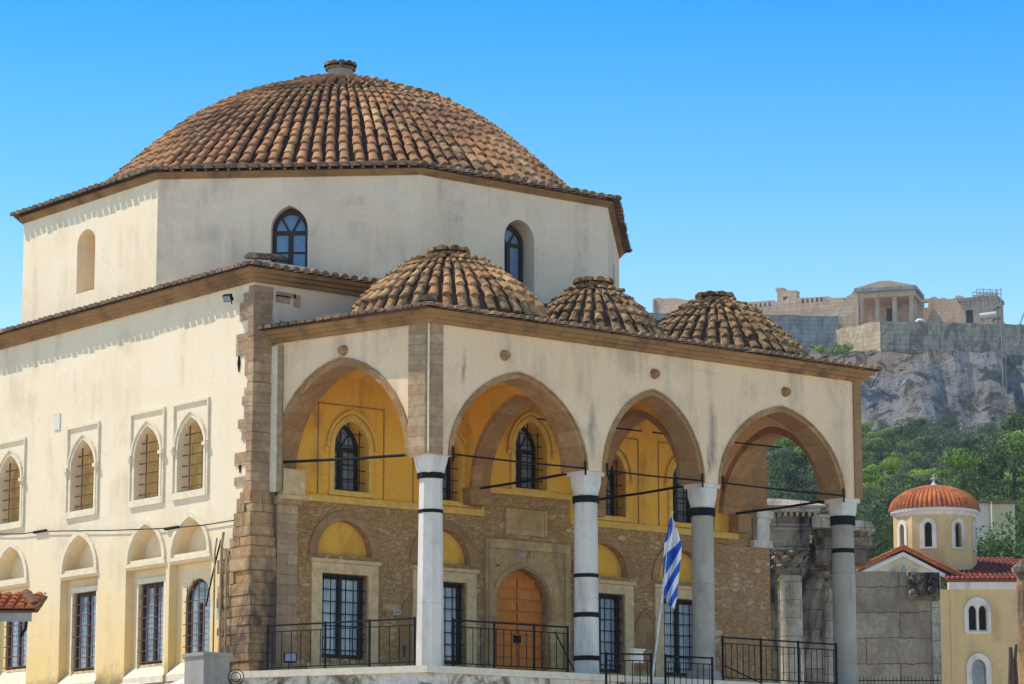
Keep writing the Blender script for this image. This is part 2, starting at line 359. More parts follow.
def grille(fr, c, hw, z0, zs, zt, nv, zl, d, r=.013, name='grille', mat='iron', parent=None, k=.12, bow=0):
    b = MB()
    for i in range(nv):
        t = -1+2*(i+.5)/nv if nv > 1 else 0
        b.tube([fr.p(c+hw*t, z0, d), fr.p(c+hw*t, archz(t, zs, zt, k) if zt > zs else zs, d)], r, 5)
    for z in zl:
        w = hw
        if z > zs and zt > zs: w = hw*math.sqrt(max(0.02, 1-((z-zs)/(zt-zs))**2))*.92
        b.tube([fr.p(c-w, z, d+.012), fr.p(c+w, z, d+.012)], r, 5)
    return b.build(name, M[mat], parent)
for i, c in enumerate(UW):
    b = MB()   # moulded window surround: raised frame, hood rectangle, corbels, sill
    A = arch(c, .59, 4.0, 5.02, 5.72, .3); B = arch(c, .513, 4.0, 5.02, 5.622, .3)
    b.strip(LW, A, B, .0, .035)
    A = arch(c, .635, 5.0, 5.02, 5.785, .3); B = arch(c, .592, 5.0, 5.02, 5.725, .3)
    b.strip(LW, A, B, .0, .065)
    for s in (-1, 1):
        b.bar(LW, c+s*.68-.022, c+s*.68+.022, 3.87, 4.92, 0, .05)
        b.bar(LW, c+s*.68-.022, c+s*.68+.022, 5.04, 5.92, 0, .05)
        b.bar(LW, c+s*.64-.07, c+s*.64+.07, 4.94, 5.02, 0, .12); b.bar(LW, c+s*.64-.05, c+s*.64+.05, 4.86, 4.94, 0, .08)
    b.bar(LW, c-.702, c+.702, 5.92, 5.97, 0, .05); b.bar(LW, c-.66, c+.66, 3.87, 4.02, 0, .06)
    w = b.build('window', M['trim'], MQ)
    b = MB(); b.slab(LW, arch(c, .56, 3.98, 5.02, 5.66, .3), [], -.42, -.345); b.build('screen', M['lattice'], w)
    grille(LW, c, .505, 4.03, 5.02, 5.61, 2, [4.15, 4.38, 4.61, 4.84, 5.07, 5.28], -.12, .016, parent=w, mat='rust', k=.3)
for i, c in enumerate(LWN):
    b = MB()   # hood over the blind arch, sill, niche jambs
    A = arch(c, .80, 2.64, 2.72, 3.58, .2); B = arch(c, .70, 2.64, 2.72, 3.46, .2)
    b.strip(LW, A, B, 0, .05); b.bar(LW, c-.84, c+.84, 2.55, 2.63, 0, .06)
    b.build('blind_arch', M['trim'], MQ)
    cw = c-.02; z0 = .62 if i == 3 else .43; hw = .48 if i == 0 else .53; zs = 1.72 if i == 0 else 2.18; zt = 2.16 if i == 0 else 2.18
    b = MB()
    if i == 0: b.strip(LW, arch(cw, hw, z0, zs, zt, .05), arch(cw, hw-.07, z0, zs, zt-.07, .05), -.32, -.26)
    else:
        b.bar(LW, cw-hw, cw-hw+.07, z0, zs, -.32, -.26); b.bar(LW, cw+hw-.07, cw+hw, z0, zs, -.32, -.26); b.bar(LW, cw-hw+.07, cw+hw-.07, zs-.08, zs, -.32, -.26)
    b.bar(LW, cw-.035, cw+.035, z0+.06, zs-.085, -.315, -.265); b.bar(LW, cw-hw+.07, cw+hw-.07, z0, z0+.06, -.32, -.26)
    w = b.build('window', M['wood'], MQ)
    b = MB(); b.slab(LW, arch(cw, hw-.01, z0, zs, zt, .05) if i == 0 else [(cw-hw+.01, z0), (cw-hw+.01, zs), (cw+hw-.01, zs), (cw+hw-.01, z0)], [], -.32, -.30)
    b.build('pane', M['glass'], w)
    grille(LW, cw, hw-.02, z0, zs, zt, 4, [z0+.05+k*.24 for k in range(8) if z0+k*.24 < (zt if i == 0 else zs)-.1], -.15, .011, parent=w, mat='rust', k=.05)
    if i in (1, 2):   # raised plaster frame round the window
        b = MB(); b.bar(LW, cw-hw-.10, cw-hw-.002, .3, zs+.12, -.198, -.12); b.bar(LW, cw+hw+.002, cw+hw+.06, .3, zs+.12, -.198, -.14); b.bar(LW, cw-hw, cw+hw, zs+.01, zs+.12, -.198, -.12)
        b.build('surround', M['trim'], w)
    b = MB(); P = LW.p   # sloping plaster sill
    b.hexa([P(c-.815, .0, -.197), P(c+.815, .0, -.197), P(c+.815, .0, .03), P(c-.815, .0, .03), P(c-.815, z0-.04, -.197), P(c+.815, z0-.04, -.197), P(c+.815, .14, .03), P(c-.815, .14, .03)])
    b.build('sill', M['trim'], w)
b = MB(); b.bar(LW, 12.0, 12.28, 5.98, 6.36, 0, .025); b.build('wall_plaque', M['marble'], MQ)
b = MB()
for y_, z_ in ((4.62, 6.55), (4.52, 4.4)):
    b = MB(); b.slab(LW, [(y_, z_-.19), (y_-.045, z_), (y_, z_+.19), (y_+.045, z_)], [], 0, .03); b.build('iron_anchor', M['iron'], MQ)

# ---- front wall of the prayer hall = back wall of the porch, in three butted courses
WC = [.88, 3.53, 8.07, 10.45]; UC = [1.03, 3.54, 5.95, 8.28, 10.62]
low = [[(c-.6, .42), (c-.6, 2.2), (c+.6, 2.2), (c+.6, .42)] for c in WC]+[arch(c, .70, 2.60, 2.62, 3.34, .05) for c in WC]+[arch(5.66, .745, .002, 1.93, 2.62, .15)]
b = MB(); b.slab(FW, [(XL+.343, -5.6), (XL+.343, 3.74), (4.62, 3.74), (4.62, 4.28), (7.05, 4.28), (7.05, 3.74), (XR, 3.74), (XR, -5.6)], low, -.45, 0)
for k in range(120):     # squared blocks patched into the rubble
    a, z = random.uniform(-.6, 10.8), random.uniform(.1, 3.55); w_, h = random.uniform(.18, .55), random.uniform(.12, .26)
    if any(abs(a-c) < 1.0+w_/2 and z < 3.65 for c in WC) or abs(a-5.8) < 1.35+w_/2: continue
    b.bar(FW, a-w_/2, a+w_/2, z, z+h, -.01, random.uniform(.006, .022), random.choice((1, 1, 2)))
b.build('porch_back_wall', [M['stone'], M['pierlow'], M['doorstone']], MQ, label='brown rubble lower wall under the porch')
up = [arch(c, .45, 4.42 if abs(c-5.95) < .1 else 3.99, 5.30 if abs(c-5.95) < .1 else 4.92, 5.92 if abs(c-5.95) < .1 else 5.48, .15) for c in UC]
b = MB(); b.slab(FW, [(XL+.343, 3.745), (XL+.343, 6.95), (12.25, 6.95), (12.25, 3.745), (7.055, 3.745), (7.055, 4.285), (4.615, 4.285), (4.615, 3.745)], up, -.45, 0)
b.build('upper_back_wall', M['yellow'], MQ, label='ochre yellow plaster wall inside the porch')
b = MB(); b.slab(FW, [(12.255, 3.745), (12.255, 6.95), (XR, 6.95), (XR, 3.745)], [], -.45, .004); b.build('end_pier', M['arch'], MQ)
b = MB(); b.slab(FW, [(XL+.343, 6.955), (XL+.343, 8.7), (XR, 8.7), (XR, 6.955)], [], -.45, 0); b.build('wall', M['drum'], MQ)
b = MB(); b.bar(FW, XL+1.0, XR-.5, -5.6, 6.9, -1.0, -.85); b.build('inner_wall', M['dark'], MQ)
b = MB(); b.box((XR-.45, YF+.5, -5.6), (XR, YB_-.02, 8.7)); b.build('wall', M['porch'], MQ)
b = MB(); b.box((XL+.02, YB_-.01, -5.6), (XR-.02, YB_+.35, 8.7)); b.build('wall', M['porch'], MQ)
b = MB()   # ledge between ochre plaster and rubble, stepping up over the doorway
b.bar(FW, XL+.6, 4.60, 3.70, 3.84, .003, .07); b.bar(FW, 7.07, 12.2, 3.70, 3.84, .003, .07); b.bar(FW, 4.60, 7.07, 4.24, 4.36, .003, .08)
b.bar(FW, 4.52, 4.60, 3.84, 4.36, .003, .06); b.bar(FW, 7.07, 7.15, 3.84, 4.36, .003, .06)
b.build('ledge', M['ytrim'], MQ)
for c in UC:
    ct = abs(c-5.95) < .1; z0, zs, zt = (4.42, 5.30, 5.92) if ct else (3.99, 4.92, 5.48)
    b = MB(); b.strip(FW, arch(c, .57, z0-.02, zs, zt+.13, .15), arch(c, .452, z0-.02, zs, zt+.005, .15), .0, .04)
    b.strip(FW, arch(c, .66, zs-.02, zs, zt+.24, .15), arch(c, .60, zs-.02, zs, zt+.17, .15), .0, .07)
    b.bar(FW, c-.6, c+.6, z0-.12, z0-.02, 0, .06)
    for s in (-1, 1): b.lathe(FW.p(c+s*.64, zs-.16, .03), [(.02, 0), (.06, .06), (.06, .11), (.03, .14)], 8)
    w = b.build('window', M['ytrim'], MQ)
    if not ct:
        b = MB()
        for s in (-1, 1): b.bar(FW, c+s*.86-.012, c+s*.86+.012, 3.86, zt+.32, .001, .018)
        b.bar(FW, c-.86, c+.86, zt+.32, zt+.345, .001, .018); b.build('panel_line', M['arch'], w)
    b = MB(); d0, d1 = -.43, -.36
    b.strip(FW, arch(c, .455, z0, zs, zt, .15), arch(c, .37, z0, zs, zt-.085, .15), d0, d1)
    b.bar(FW, c-.38, c+.38, z0, z0+.08, d0, d1); b.bar(FW, c-.37, c+.37, zs-.05, zs+.05, d0, d1); b.bar(FW, c-.05, c+.05, z0+.08, zs-.05, d0, d1)
    for q in (.33, .66): b.bar(FW, c-.37, c+.37, z0+(zs-z0)*q-.012, z0+(zs-z0)*q+.012, d0+.01, d1-.015)
    for q in (-.5, 0, .5): b.tube([FW.p(c, zs+.05, -.385), FW.p(c+.36*math.sin(q*1.7), zs+.05+(zt-zs-.1)*math.cos(q*1.2), -.385)], .016, 5)
    b.build('frame', M['blackwood'], w)
    b = MB(); b.slab(FW, arch(c, .452, z0, zs, zt, .15), [], -.44, -.42); b.build('pane', M['glass'], w)
    grille(FW, c, .44, z0, zs, zt, 3, [z0+.2+.26*k for k in range(5)], -.1, .011, parent=w)
for c in WC:
    b = MB(); b.bar(FW, c-.86, c-.605, .3, 2.42, .004, .06); b.bar(FW, c+.605, c+.86, .3, 2.42, .004, .06); b.bar(FW, c-.605, c+.605, 2.205, 2.42, .004, .06)
    b.bar(FW, c-.9, c+.9, 2.425, 2.50, .004, .11)
    b.bar(FW, c-.605, c-.60, .42, 2.2, -.4, .004); b.bar(FW, c-.95, c+.95, .02, .3, .004, .05)
    w = b.build('window', M['paleframe'], MQ)
    b = MB(); b.strip(FW, arch(c, .92, 2.58, 2.62, 3.56, .05), arch(c, .71, 2.58, 2.62, 3.35, .05), .004, .035); b.build('relieving_arch', M['arch'], w)
    b = MB(); b.slab(FW, arch(c, .72, 2.58, 2.62, 3.36, .05), [], -.22, -.16); b.build('blind_panel', M['yellow'], w)
    d0, d1 = -.24, -.15; b = MB()
    b.bar(FW, c-.598, c-.50, .43, 2.195, d0, d1); b.bar(FW, c+.50, c+.598, .43, 2.195, d0, d1); b.bar(FW, c-.5, c+.5, 2.10, 2.195, d0, d1); b.bar(FW, c-.5, c+.5, .43, .52, d0, d1); b.bar(FW, c-.055, c+.055, .52, 2.10, d0, d1)
    b.build('frame', M['blackwood'], w)
    b = MB(); b.bar(FW, c-.51, c+.51, .5, 2.11, -.235, -.215); b.build('pane', M['paleglass'], w)
    grille(FW, c, .58, .45, 2.18, 2.18, 6, [.6+.255*k for k in range(7)], -.07, .012, parent=w)
# doorway
b = MB(); b.slab(FW, [(4.64, .002), (4.64, 3.22), (7.03, 3.22), (7.03, .002)], [arch(5.66, .74, .001, 1.93, 2.615, .15)], .004, .10)
b.strip(FW, [(4.70, .1), (4.70, 3.14), (6.97, 3.14), (6.97, .1)], [(4.82, .1), (4.82, 3.02), (6.85, 3.02), (6.85, .1)], .10, .14)
b.strip(FW, arch(5.66, .86, .1, 1.93, 2.75, .15), arch(5.66, .78, .1, 1.93, 2.66, .15), .10, .13)
b.lathe(FW.p(5.66, 0, 0), [(0, 0)], 3)
for i in range(60):   # low carved relief in the spandrels
    a, z = random.uniform(4.86, 6.8), random.uniform(2.0, 2.98)
    if math.hypot((a-5.66)/.95, max(0, z-1.85)/.95) > 1: b.bar(FW, a-.045, a+.045, z-.03, z+.03, .10, .118)
dw = b.build('doorway', M['doorstone'], MQ)
b = MB(); q = FW.p(5.62, 2.90, .10)
b.tube([q, q+V((0, -.05, 0)), q+V((0, -.09, 0))], .11, 14, r2=.05); b.build('boss', M['greystone'], dw)
for s in (-1, 1):
    b = MB(); a0, a1 = (4.92, 5.655) if s < 0 else (5.665, 6.4)
    pts = [p for p in arch(5.66, .738, .02, 1.93, 2.61, .15) if a0 <= p[0] <= a1]
    zc = 2.60
    pts = pts+[(5.655, zc), (5.655, .02)] if s < 0 else [(5.665, .02), (5.665, zc)]+pts
    b.slab(FW, pts, [], -.22, -.16)
    for k in range(8):
        z = .16+k*.255
        if z < 1.8: b.bar(FW, a0+.02, a1-.02, z, z+.205, -.16, -.115)
    for k in range(2):
        z = 1.95+k*.25; w_ = .738*math.sqrt(max(0, 1-((z+.2-1.93)/.7)**2))*.97; b.bar(FW, 5.66-w_+.02 if s < 0 else 5.68, 5.64 if s < 0 else 5.66+w_-.02, z, z+.2, -.16, -.115)
    lf = b.build('door_leaf', M['door'], dw)
b = MB(); b.bar(FW, 5.56, 5.76, .98, 1.14, -.13, -.09); b.build('lock', M['iron'], dw)
b = MB(); b.bar(FW, 5.22, 6.38, 3.36, 3.93, .004, .05)
b.strip(FW, [(5.22, 3.36), (5.22, 3.93), (6.38, 3.93), (6.38, 3.36)], [(5.28, 3.40), (5.28, 3.88), (6.32, 3.88), (6.32, 3.40)], .05, .075)
for r_ in range(4):
    a = 5.32
    while a < 6.26:
        w_ = random.uniform(.03, .09); z = 3.45+r_*.11; b.bar(FW, a, a+w_, z, z+random.uniform(.03, .06), .05, .058); a += w_+.025
b.build('inscription_plaque', M['doorstone'], MQ)
for c, z in ((2.72, 0), (9.35, 0)):   # pointed prayer niches between the windows
    b = MB(); b.strip(FW, arch(c, .40, .5, 1.35, 1.95, .5), arch(c, .30, .5, 1.35, 1.83, .5), .004, .03); b.slab(FW, arch(c, .295, .5, 1.35, 1.82, .5), [], .0045, .012, 0)
    b.build('wall_niche', M['dark'] if 0 else M['arch'], MQ)

# ---- corner pier of big blocks, quoins, scorched foot
b = MB(); b.box((XL-.03, YF-.04, 3.05), (-1.065, YF+.15, 8.15)); z = 3.76
while z < 8.1:
    h = min(random.uniform(.17, .29), 8.15-z); b.box((XL-.032-random.uniform(0, .018), YF-.042-random.uniform(0, .025), z+.003), (-1.06+random.uniform(-.012, .012), YF+.16, z+h-.006)); z += h
z = 3.4
while z < 8.0:
    h = random.uniform(.16, .3); l = random.choice((.12, .2, .34, .45))
    if random.random() < .75: b.bar(LW, YF+.16, YF+.16+l, z, z+h-.02, .0, .032)
    z += h
for a, z, w_, h in ((-.95, 7.85, .35, .16), (-.5, 7.8, .16, .26), (-.85, 7.3, .4, .16), (-.95, 7.98, .5, .1)): b.bar(FW, a, a+w_, z, z+h, 0, .02)
b.build('corner_pier', M['pier'], MQ)
b = MB(); z = -.6; b.box((XL-.03, YF-.06, -5.6), (-.95, YF+.5, z-.002))
while z < 3.75:
    h = random.uniform(.17, .30); k = max(0, min(1, (z-2.2)/1.5)); ext = .98*(1-k)+.22*k+random.uniform(-.1, .14)
    fo = .13*(1-k)+.03*k; y = YF+ext
    b.box((XL-fo*.5, YF-fo, z), (-.95-.08*k, YF+.02, z+h-.004), 0)                      # core
    cuts = [YF-fo-random.uniform(0, .03), YF+ext*random.uniform(.3, .6), y]
    for y0_, y1_ in zip(cuts, cuts[1:]):
        b.box((XL-fo*.6-random.uniform(0, .055), y0_+.004, z+.003), (XL+.05, y1_-.004, z+h-.009))
    xs_ = [XL-fo*.5-.01, XL+random.uniform(.15, .4), -.95-.08*k]
    for x0_, x1_ in zip(xs_, xs_[1:]):
        b.box((x0_+.004, YF-fo-random.uniform(.004, .05), z+.003), (x1_-.004, YF+.03, z+h-.009))
    z += h
b.build('corner_foot', M['pierlow'], MQ, label='orange and soot black stone foot of the corner pier')
b = MB(); b.bar(FW, -.93, -.42, -.02, 3.68, .003, .14); b.bar(FW, -1.0, -.36, 3.55, 3.72, .003, .2)
b.build('wall_pilaster', M['pier'], MQ)
b = MB()
for y_, r, zt_ in ((4.75, .022, 2.6), (4.95, .03, 3.0), (5.2, .02, 2.9)):
    b = MB(); b.tube([LW.p(y_, -1.0, .17), LW.p(y_, zt_-.3, .16), LW.p(y_+.02, zt_, .10)], r, 8); b.build('drainpipe', M['pipe'], MQ)
b = MB(); b.bar(LW, 5.02, 5.26, 1.2, 1.62, .002, .1); b.build('junction_box', M['trim'], MQ)
b = MB()   # battered plaster base along the left wall
P = LW.p
for k in range(20):
    a0, a1 = 5.7+k*.66, 5.7+(k+1)*.66; h0, h1 = .0+.16*math.sin(k*1.7)*.5, .0+.16*math.sin((k+1)*1.7)*.5
    b.hexa([P(a0, -5.6, 0), P(a1, -5.6, 0), P(a1, -5.6, 1.0), P(a0, -5.6, 1.0), P(a0, h0, .004), P(a1, h1, .004), P(a1, -.55+h1, .7), P(a0, -.55+h0, .7)])
b.build('plinth', M['terrace'], MQ)

# ---- cornices, eaves and roof of the hall
PATH = [(XR, YB_+.35), (XL, YB_+.35), (XL, YF), (XR, YF)]   # travel with outside on the right
def cornice(path, z, h, d, mb, closed=False):
    prof = [(.004, z), (d*.28, z), (d*.28, z+h*.3), (d*.55, z+h*.34), (d*.55, z+h*.62), (d*.85, z+h*.66), (d*.85, z+h), (.004, z+h)]
    mb.sweep(path, prof, closed=closed)
def eave_row(mb, a, bb, z, over, slope, lenf, pitch=.25, L=.42, r=.105):
    """rows of barrel tiles climbing from the eave a..bb (plan), outside on the right; lenf(u): how far up the row runs"""
    a, bb = V((a[0], a[1], 0)), V((bb[0], bb[1], 0)); d = (bb-a); ln = d.length; d.normalize(); n = V((d.y, -d.x, 0))
    up = (-n*math.cos(slope)+V((0, 0, math.sin(slope)))); nor = (n*math.sin(slope)+V((0, 0, math.cos(slope))))
    N = int((ln+2*over)/pitch)
    for i in range(N):
        u = -over+(i+.5)*(ln+2*over)/N
        R = max(1, int(lenf(u, ln)/(L*.85)))
        j = random.uniform(-.012, .012)
        for k in range(R):
            lo_ = a+d*(u+j)+n*over+V((0, 0, z))+up*(k*L*.85+random.uniform(-.015, .015)-.05*(k == 0))
            mb.tile(lo_, lo_+up*L, d, nor, r*random.uniform(.95, 1.08), r*.84, random.random())
b = MB(); cornice(PATH[1:], 8.22, .26, .33, b); b.build('cornice', M['cornice'], MQ)
b = MB()
sl = math.radians(11)
def lf_main(u, ln): return max(.45, min(min(u, ln-u)+.5, 3.9-min(u, ln-u))) if min(u, ln-u) < 3.7 else .45
eave_row(b, PATH[1], PATH[2], 8.48, .36, sl, lf_main); eave_row(b, PATH[2], PATH[3], 8.48, .36, sl, lf_main); eave_row(b, (XR, YF), (XR, YB_+.35), 8.48, .36, sl, lf_main)
for k in range(9):   # ridge of cap tiles up the hip
    q = V((XL-.30, YF-.30, 8.62))+V((1, 1, .27))*k*.28; b.tile(q, q+V((1, 1, .27)).normalized()*.45, V((1, -1, 0)).normalized(), V((0, 0, 1)), .15, .12, random.random())
b.build('eave_tiles', M['eave'], MQ)
b = MB(); e = .35
b.prism([(XL-e, YF-e), (XR+e, YF-e), (XR+e, YB_+.35+e), (XL-e, YB_+.35+e)], 8.475, 9.5, top=[(XL+4.4, YF+4.4), (XR-4.4, YF+4.4), (XR-4.4, YB_-4), (XL+4.4, YB_-4)])
b.build('roof', M['under'], MQ)

# ---- octagonal drum
OCT = [(DC.x-DA, DC.y+DB), (DC.x-DA, DC.y-DB), (DC.x-DB, DC.y-DA), (DC.x+DB, DC.y-DA), (DC.x+DA, DC.y-DB), (DC.x+DA, DC.y+DB), (DC.x+DB, DC.y+DA), (DC.x-DB, DC.y+DA)]
DZ = 11.24
OCT[1] = (OCT[1][0], 8.05); OCT[3] = (8.23, OCT[3][1]); OCT[4] = (12.25, OCT[4][1])
dr = None
for i in range(8):
    p, q = V((*OCT[i], 0)), V((*OCT[(i+1) % 8], 0)); d = q-p; ln = d.length; d.normalize(); n = V((d.y, -d.x, 0)); fr = Fr(p, d, n)
    hs_ = []
    if i == 0: hs_ = [arch((DC.y+DB)-11.1, .40, 9.06, 10.2, 10.52, .05)]; cw = (DC.y+DB)-11.1
    elif i == 1: cw = ln/2+.02; hs_ = [arch(cw, .41, 9.05, 9.98, 10.50, .2)]
    elif i == 2: cw = 5.60-OCT[2][0]; hs_ = [arch(cw, .43, 8.65, 10.05, 10.50, .05)]
    elif i == 3: cw = ln*.5; hs_ = [arch(cw, .41, 9.05, 9.98, 10.45, .1)]
    b = MB(); b.slab(fr, [(0, 8.3), (0, DZ), (ln, DZ), (ln, 8.3)], hs_, -.5, 0)
    face = b.build('drum_wall', M['cream' if i == 0 else 'drum'], MQ)
    if i == 0:
        b = MB(); b.slab(fr, [(cw-.6, 8.9), (cw-.6, 10.7), (cw+.6, 10.7), (cw+.6, 8.9)], [], -.56, -.45 if 0 else -.503); b.build('blind_window', M['ytrim'], face)
    if i in (1, 2, 3):
        hw, z0, zs, zt, k = ((.41, 9.05, 9.98, 10.50, .2), (.43, 8.65, 10.05, 10.50, .05), (.41, 9.05, 9.98, 10.45, .1))[i-1]
        D = (-.30, -.22) if i == 1 else (-.48, -.40)
        b = MB(); b.strip(fr, arch(cw, hw+.005, z0, zs-.02, zt-.06, .03), arch(cw, hw-.085, z0, zs-.02, zt-.15, .03), D[0], D[1])
        b.slab(fr, arch(cw, hw+.01, zs-.02, zs, zt+.02, k), [arch(cw, hw-.02, zs-.01, zs+.005, zt-.08, .03)], D[0]-.1, D[0]+.01)
        b.bar(fr, cw-hw+.08, cw+hw-.08, z0, z0+.08, *D); b.bar(fr, cw-hw+.08, cw+hw-.08, zs-.09, zs-.01, *D); b.bar(fr, cw-.05, cw+.05, z0+.08, zs-.09, *D)
        b.bar(fr, cw-hw+.08, cw-.05, z0+.42, z0+.45, D[0]+.01, D[1]-.01); b.bar(fr, cw+.05, cw+hw-.08, z0+.42, z0+.45, D[0]+.01, D[1]-.01)
        for a in (-.5, .5): b.tube([fr.p(cw+a*.1, zs, D[1]-.03), fr.p(cw+a*.46, zt-.18, D[1]-.03)], .022, 5)
        w = b.build('window', M['wood'], MQ)
        b = MB(); b.slab(fr, arch(cw, hw-.03, z0, zs, zt-.12, .03), [], D[0]-.02, D[0]+.012); b.build('pane', M['skyglass'], w)
b = MB(); cornice(OCT, DZ-.10, .13, .14, b, True); b.build('cornice', M['cornice'], MQ)
b = MB()
for i in range(8):
    if i in (5, 6): continue
    eave_row(b, OCT[i], OCT[(i+1) % 8], DZ+.06, .22, math.radians(13), lambda u, ln: 1.0 if .3 < u < ln-.3 else .45)
b.build('eave_tiles', M['eave'], MQ)
def octo(k): return [(DC.x+(x-DC.x)*k, DC.y+(y-DC.y)*k) for x, y in OCT]
b = MB(); b.prism(octo(1.025), DZ+.032, DZ+.46, top=octo(.87)); b.build('drum_roof', M['under'], MQ)

def prof_fn(P):
    def h(r):
        for (r0, h0), (r1, h1) in zip(P, P[1:]):
            if r <= r1: return h0+(h1-h0)*(r-r0)/(r1-r0)
        return P[-1][1]
    return h
def smooth_prof(P, n=60):
    """Catmull-Rom through profile points"""
    out = []
    Q = [(-P[1][0], P[1][1])]+list(P)+[(2*P[-1][0]-P[-2][0], 2*P[-1][1]-P[-2][1])]
    for i in range(1, len(Q)-2):
        for k in range(12):
            t = k/12; a, b_, c, d = Q[i-1], Q[i], Q[i+1], Q[i+2]
            out.append(tuple(.5*((2*b_[j])+(-a[j]+c[j])*t+(2*a[j]-5*b_[j]+4*c[j]-d[j])*t*t+(-a[j]+3*b_[j]-3*c[j]+d[j])*t**3) for j in (0, 1)))
    out.append(P[-1]); return out
def tiled_dome(name, c, ztop, P, ncol, L, mat, rmin, ratio=.345):
    c = V((c[0], c[1], 0)); pr = smooth_prof(P)
    # arc length from the rim upward
    pts = [(r, ztop-h) for r, h in reversed(pr) if r >= 0]
    sl_ = [0]
    for (r0, z0), (r1, z1) in zip(pts, pts[1:]): sl_.append(sl_[-1]+math.hypot(r1-r0, z1-z0))
    def pos(s):
        for i in range(len(pts)-1):
            if s <= sl_[i+1]:
                t = (s-sl_[i])/max(1e-6, sl_[i+1]-sl_[i]); return pts[i][0]+(pts[i+1][0]-pts[i][0])*t, pts[i][1]+(pts[i+1][1]-pts[i][1])*t
        return pts[-1]
    tot = sl_[-1]; b = MB(); base = pts[0][0]; step = L*.84
    for k in range(ncol):
        s = random.uniform(-.03, .03); ck = random.gauss(0, .1); jit = random.uniform(-.1, .1)
        while s < tot-.1:
            r, z = pos(max(0, s)); lim = base*(.0 if k % 4 == 0 else (.27 if k % 4 == 2 else .5))
            if r < max(rmin, lim): break
            r2, z2 = pos(min(tot, s+L))
            if r2 < .02: r2 = .02
            stage = 1 if r > base*.5 else (2 if r > base*.27 else 4)
            th = 6.28318*(k+jit*.6)/ncol+random.uniform(-.5, .5)*.012/max(.3, r)*3
            rad = V((math.cos(th), math.sin(th), 0)); side = V((-math.sin(th), math.cos(th), 0))
            lo_, up_ = c+rad*r+V((0, 0, z)), c+rad*r2+V((0, 0, z2)); d = (up_-lo_).normalized(); nor = d.cross(side); nor = nor if nor.z > 0 else -nor
            sp = 6.28318*r/ncol*stage; sp2 = 6.28318*r2/ncol*stage
            tn = min(1, max(0, .52+ck+random.gauss(0, .15)))
            slip = side*random.gauss(0, .009)+(lo_-up_).normalized()*(random.uniform(.03, .1) if random.random() < .06 else 0)
            b.tile(lo_+nor*random.uniform(0, .02)+slip, up_+slip, side, nor, min(sp, .34)*ratio*random.uniform(.94, 1.12), min(sp2, .34)*ratio*.92, tn, .04)
            s += step*random.uniform(.95, 1.05)
    o = b.build(name, mat, MQ, smooth=True, flat=False)
    b = MB(); b.lathe((c.x, c.y, 0), [(r*.99+.01, z-.015) for r, z in pts], 64); b.build('tile_bed', M['under'], o, smooth=True)
    return o
big = tiled_dome('dome', DC, 15.22, [(0, 0), (.8, .16), (1.55, .36), (2.95, .90), (3.9, 1.45), (5.0, 2.40), (5.65, 3.04), (6.3, 3.72)], 116, .40, M['tile'], .45)
b = MB(); b.lathe((DC.x, DC.y, 15.0), [(.33, 0), (.30, .40), (.32, .50)], 16)
fin = b.build('finial', M['greystone'], big, label='short plastered lantern neck at the top of the dome')
b = MB()
for k in range(12):
    th = 6.28318*k/12; rad = V((math.cos(th), math.sin(th), 0)); q = V((DC.x, DC.y, 15.55)); b.tile(q+rad*.40, q+rad*.05+V((0, 0, .1)), V((-rad.y, rad.x, 0)), V((0, 0, 1)), .11, .03, random.random()*.4)
b.lathe((DC.x, DC.y, 15.48), [(.38, 0), (.38, .06), (.1, .15)], 12)
b.build('cap', M['tile3'], fin)
for (cx, cy), zt, P, n, mt in (((2.07, 2.05), 8.93, [(0, 0), (.5, .12), (.96, .32), (1.55, .78), (1.95, 1.24), (2.08, 1.56)], 42, 'tile2'),
                               ((5.92, 1.85), 8.70, [(0, 0), (.4, .11), (.75, .31), (1.2, .75), (1.52, 1.2), (1.6, 1.36)], 32, 'tile3'),
                               ((9.62, 1.95), 8.83, [(0, 0), (.5, .13), (.96, .37), (1.55, .86), (1.95, 1.3), (2.05, 1.5)], 40, 'tile3')):
    d_ = tiled_dome('porch_dome', (cx, cy), zt, P, n, .36, M[mt], .25)
    b = MB(); b.lathe((cx, cy, zt-.14), [(.34, 0), (.3, .16), (.2, .2)], 12)
    for k in range(9):
        th = 6.28318*k/9+.2; rad = V((math.cos(th), math.sin(th), 0)); q = V((cx, cy, zt+.06)); b.tile(q+rad*.44-V((0, 0, .05)), q+rad*.12+V((0, 0, .06)), V((-rad.y, rad.x, 0)), V((0, 0, 1)), .12, .07, random.random()*.5)
    b.build('crown', M['tile3'], d_)

# ---- porch: arcade walls, columns, vaults
ZA = 4.27; CX = [.30, 4.38, 7.67, 11.93]
AC = [(2.34, 1.73), (6.02, 1.34), (9.80, 1.82)]
b = MB(); loop = [(0, 7.15), (12.2, 7.15), (12.2, ZA)]
for (c, hw) in reversed(AC): loop += list(reversed(arch(c, hw, ZA, ZA+.001, 6.06, .14)))
loop += [(0, ZA)]
b.slab(PF, loop, [], -.6, 0); b.build('arcade_wall', [M['porch']], MQ, label='buff plaster arcade wall of three pointed arches')
b = MB(); b.slab(PS, [(0, 7.15)]+[(P1.length, 7.15), (P1.length, ZA)]+list(reversed(arch(2.32, 1.76, ZA, ZA+.001, 6.32, .1)))+[(0, ZA)], [], -.6, 0); b.build('arcade_wall', M['porch'], MQ, label='side wall of the porch with one wide pointed arch')
b = MB(); b.slab(PR, [(.61, 7.15), (YF, 7.15), (YF, ZA)]+list(reversed(arch(2.3, 1.62, ZA, ZA+.001, 6.0, .1)))+[(.61, ZA)], [], -.6, 0); b.build('arcade_wall', M['porch'], MQ)
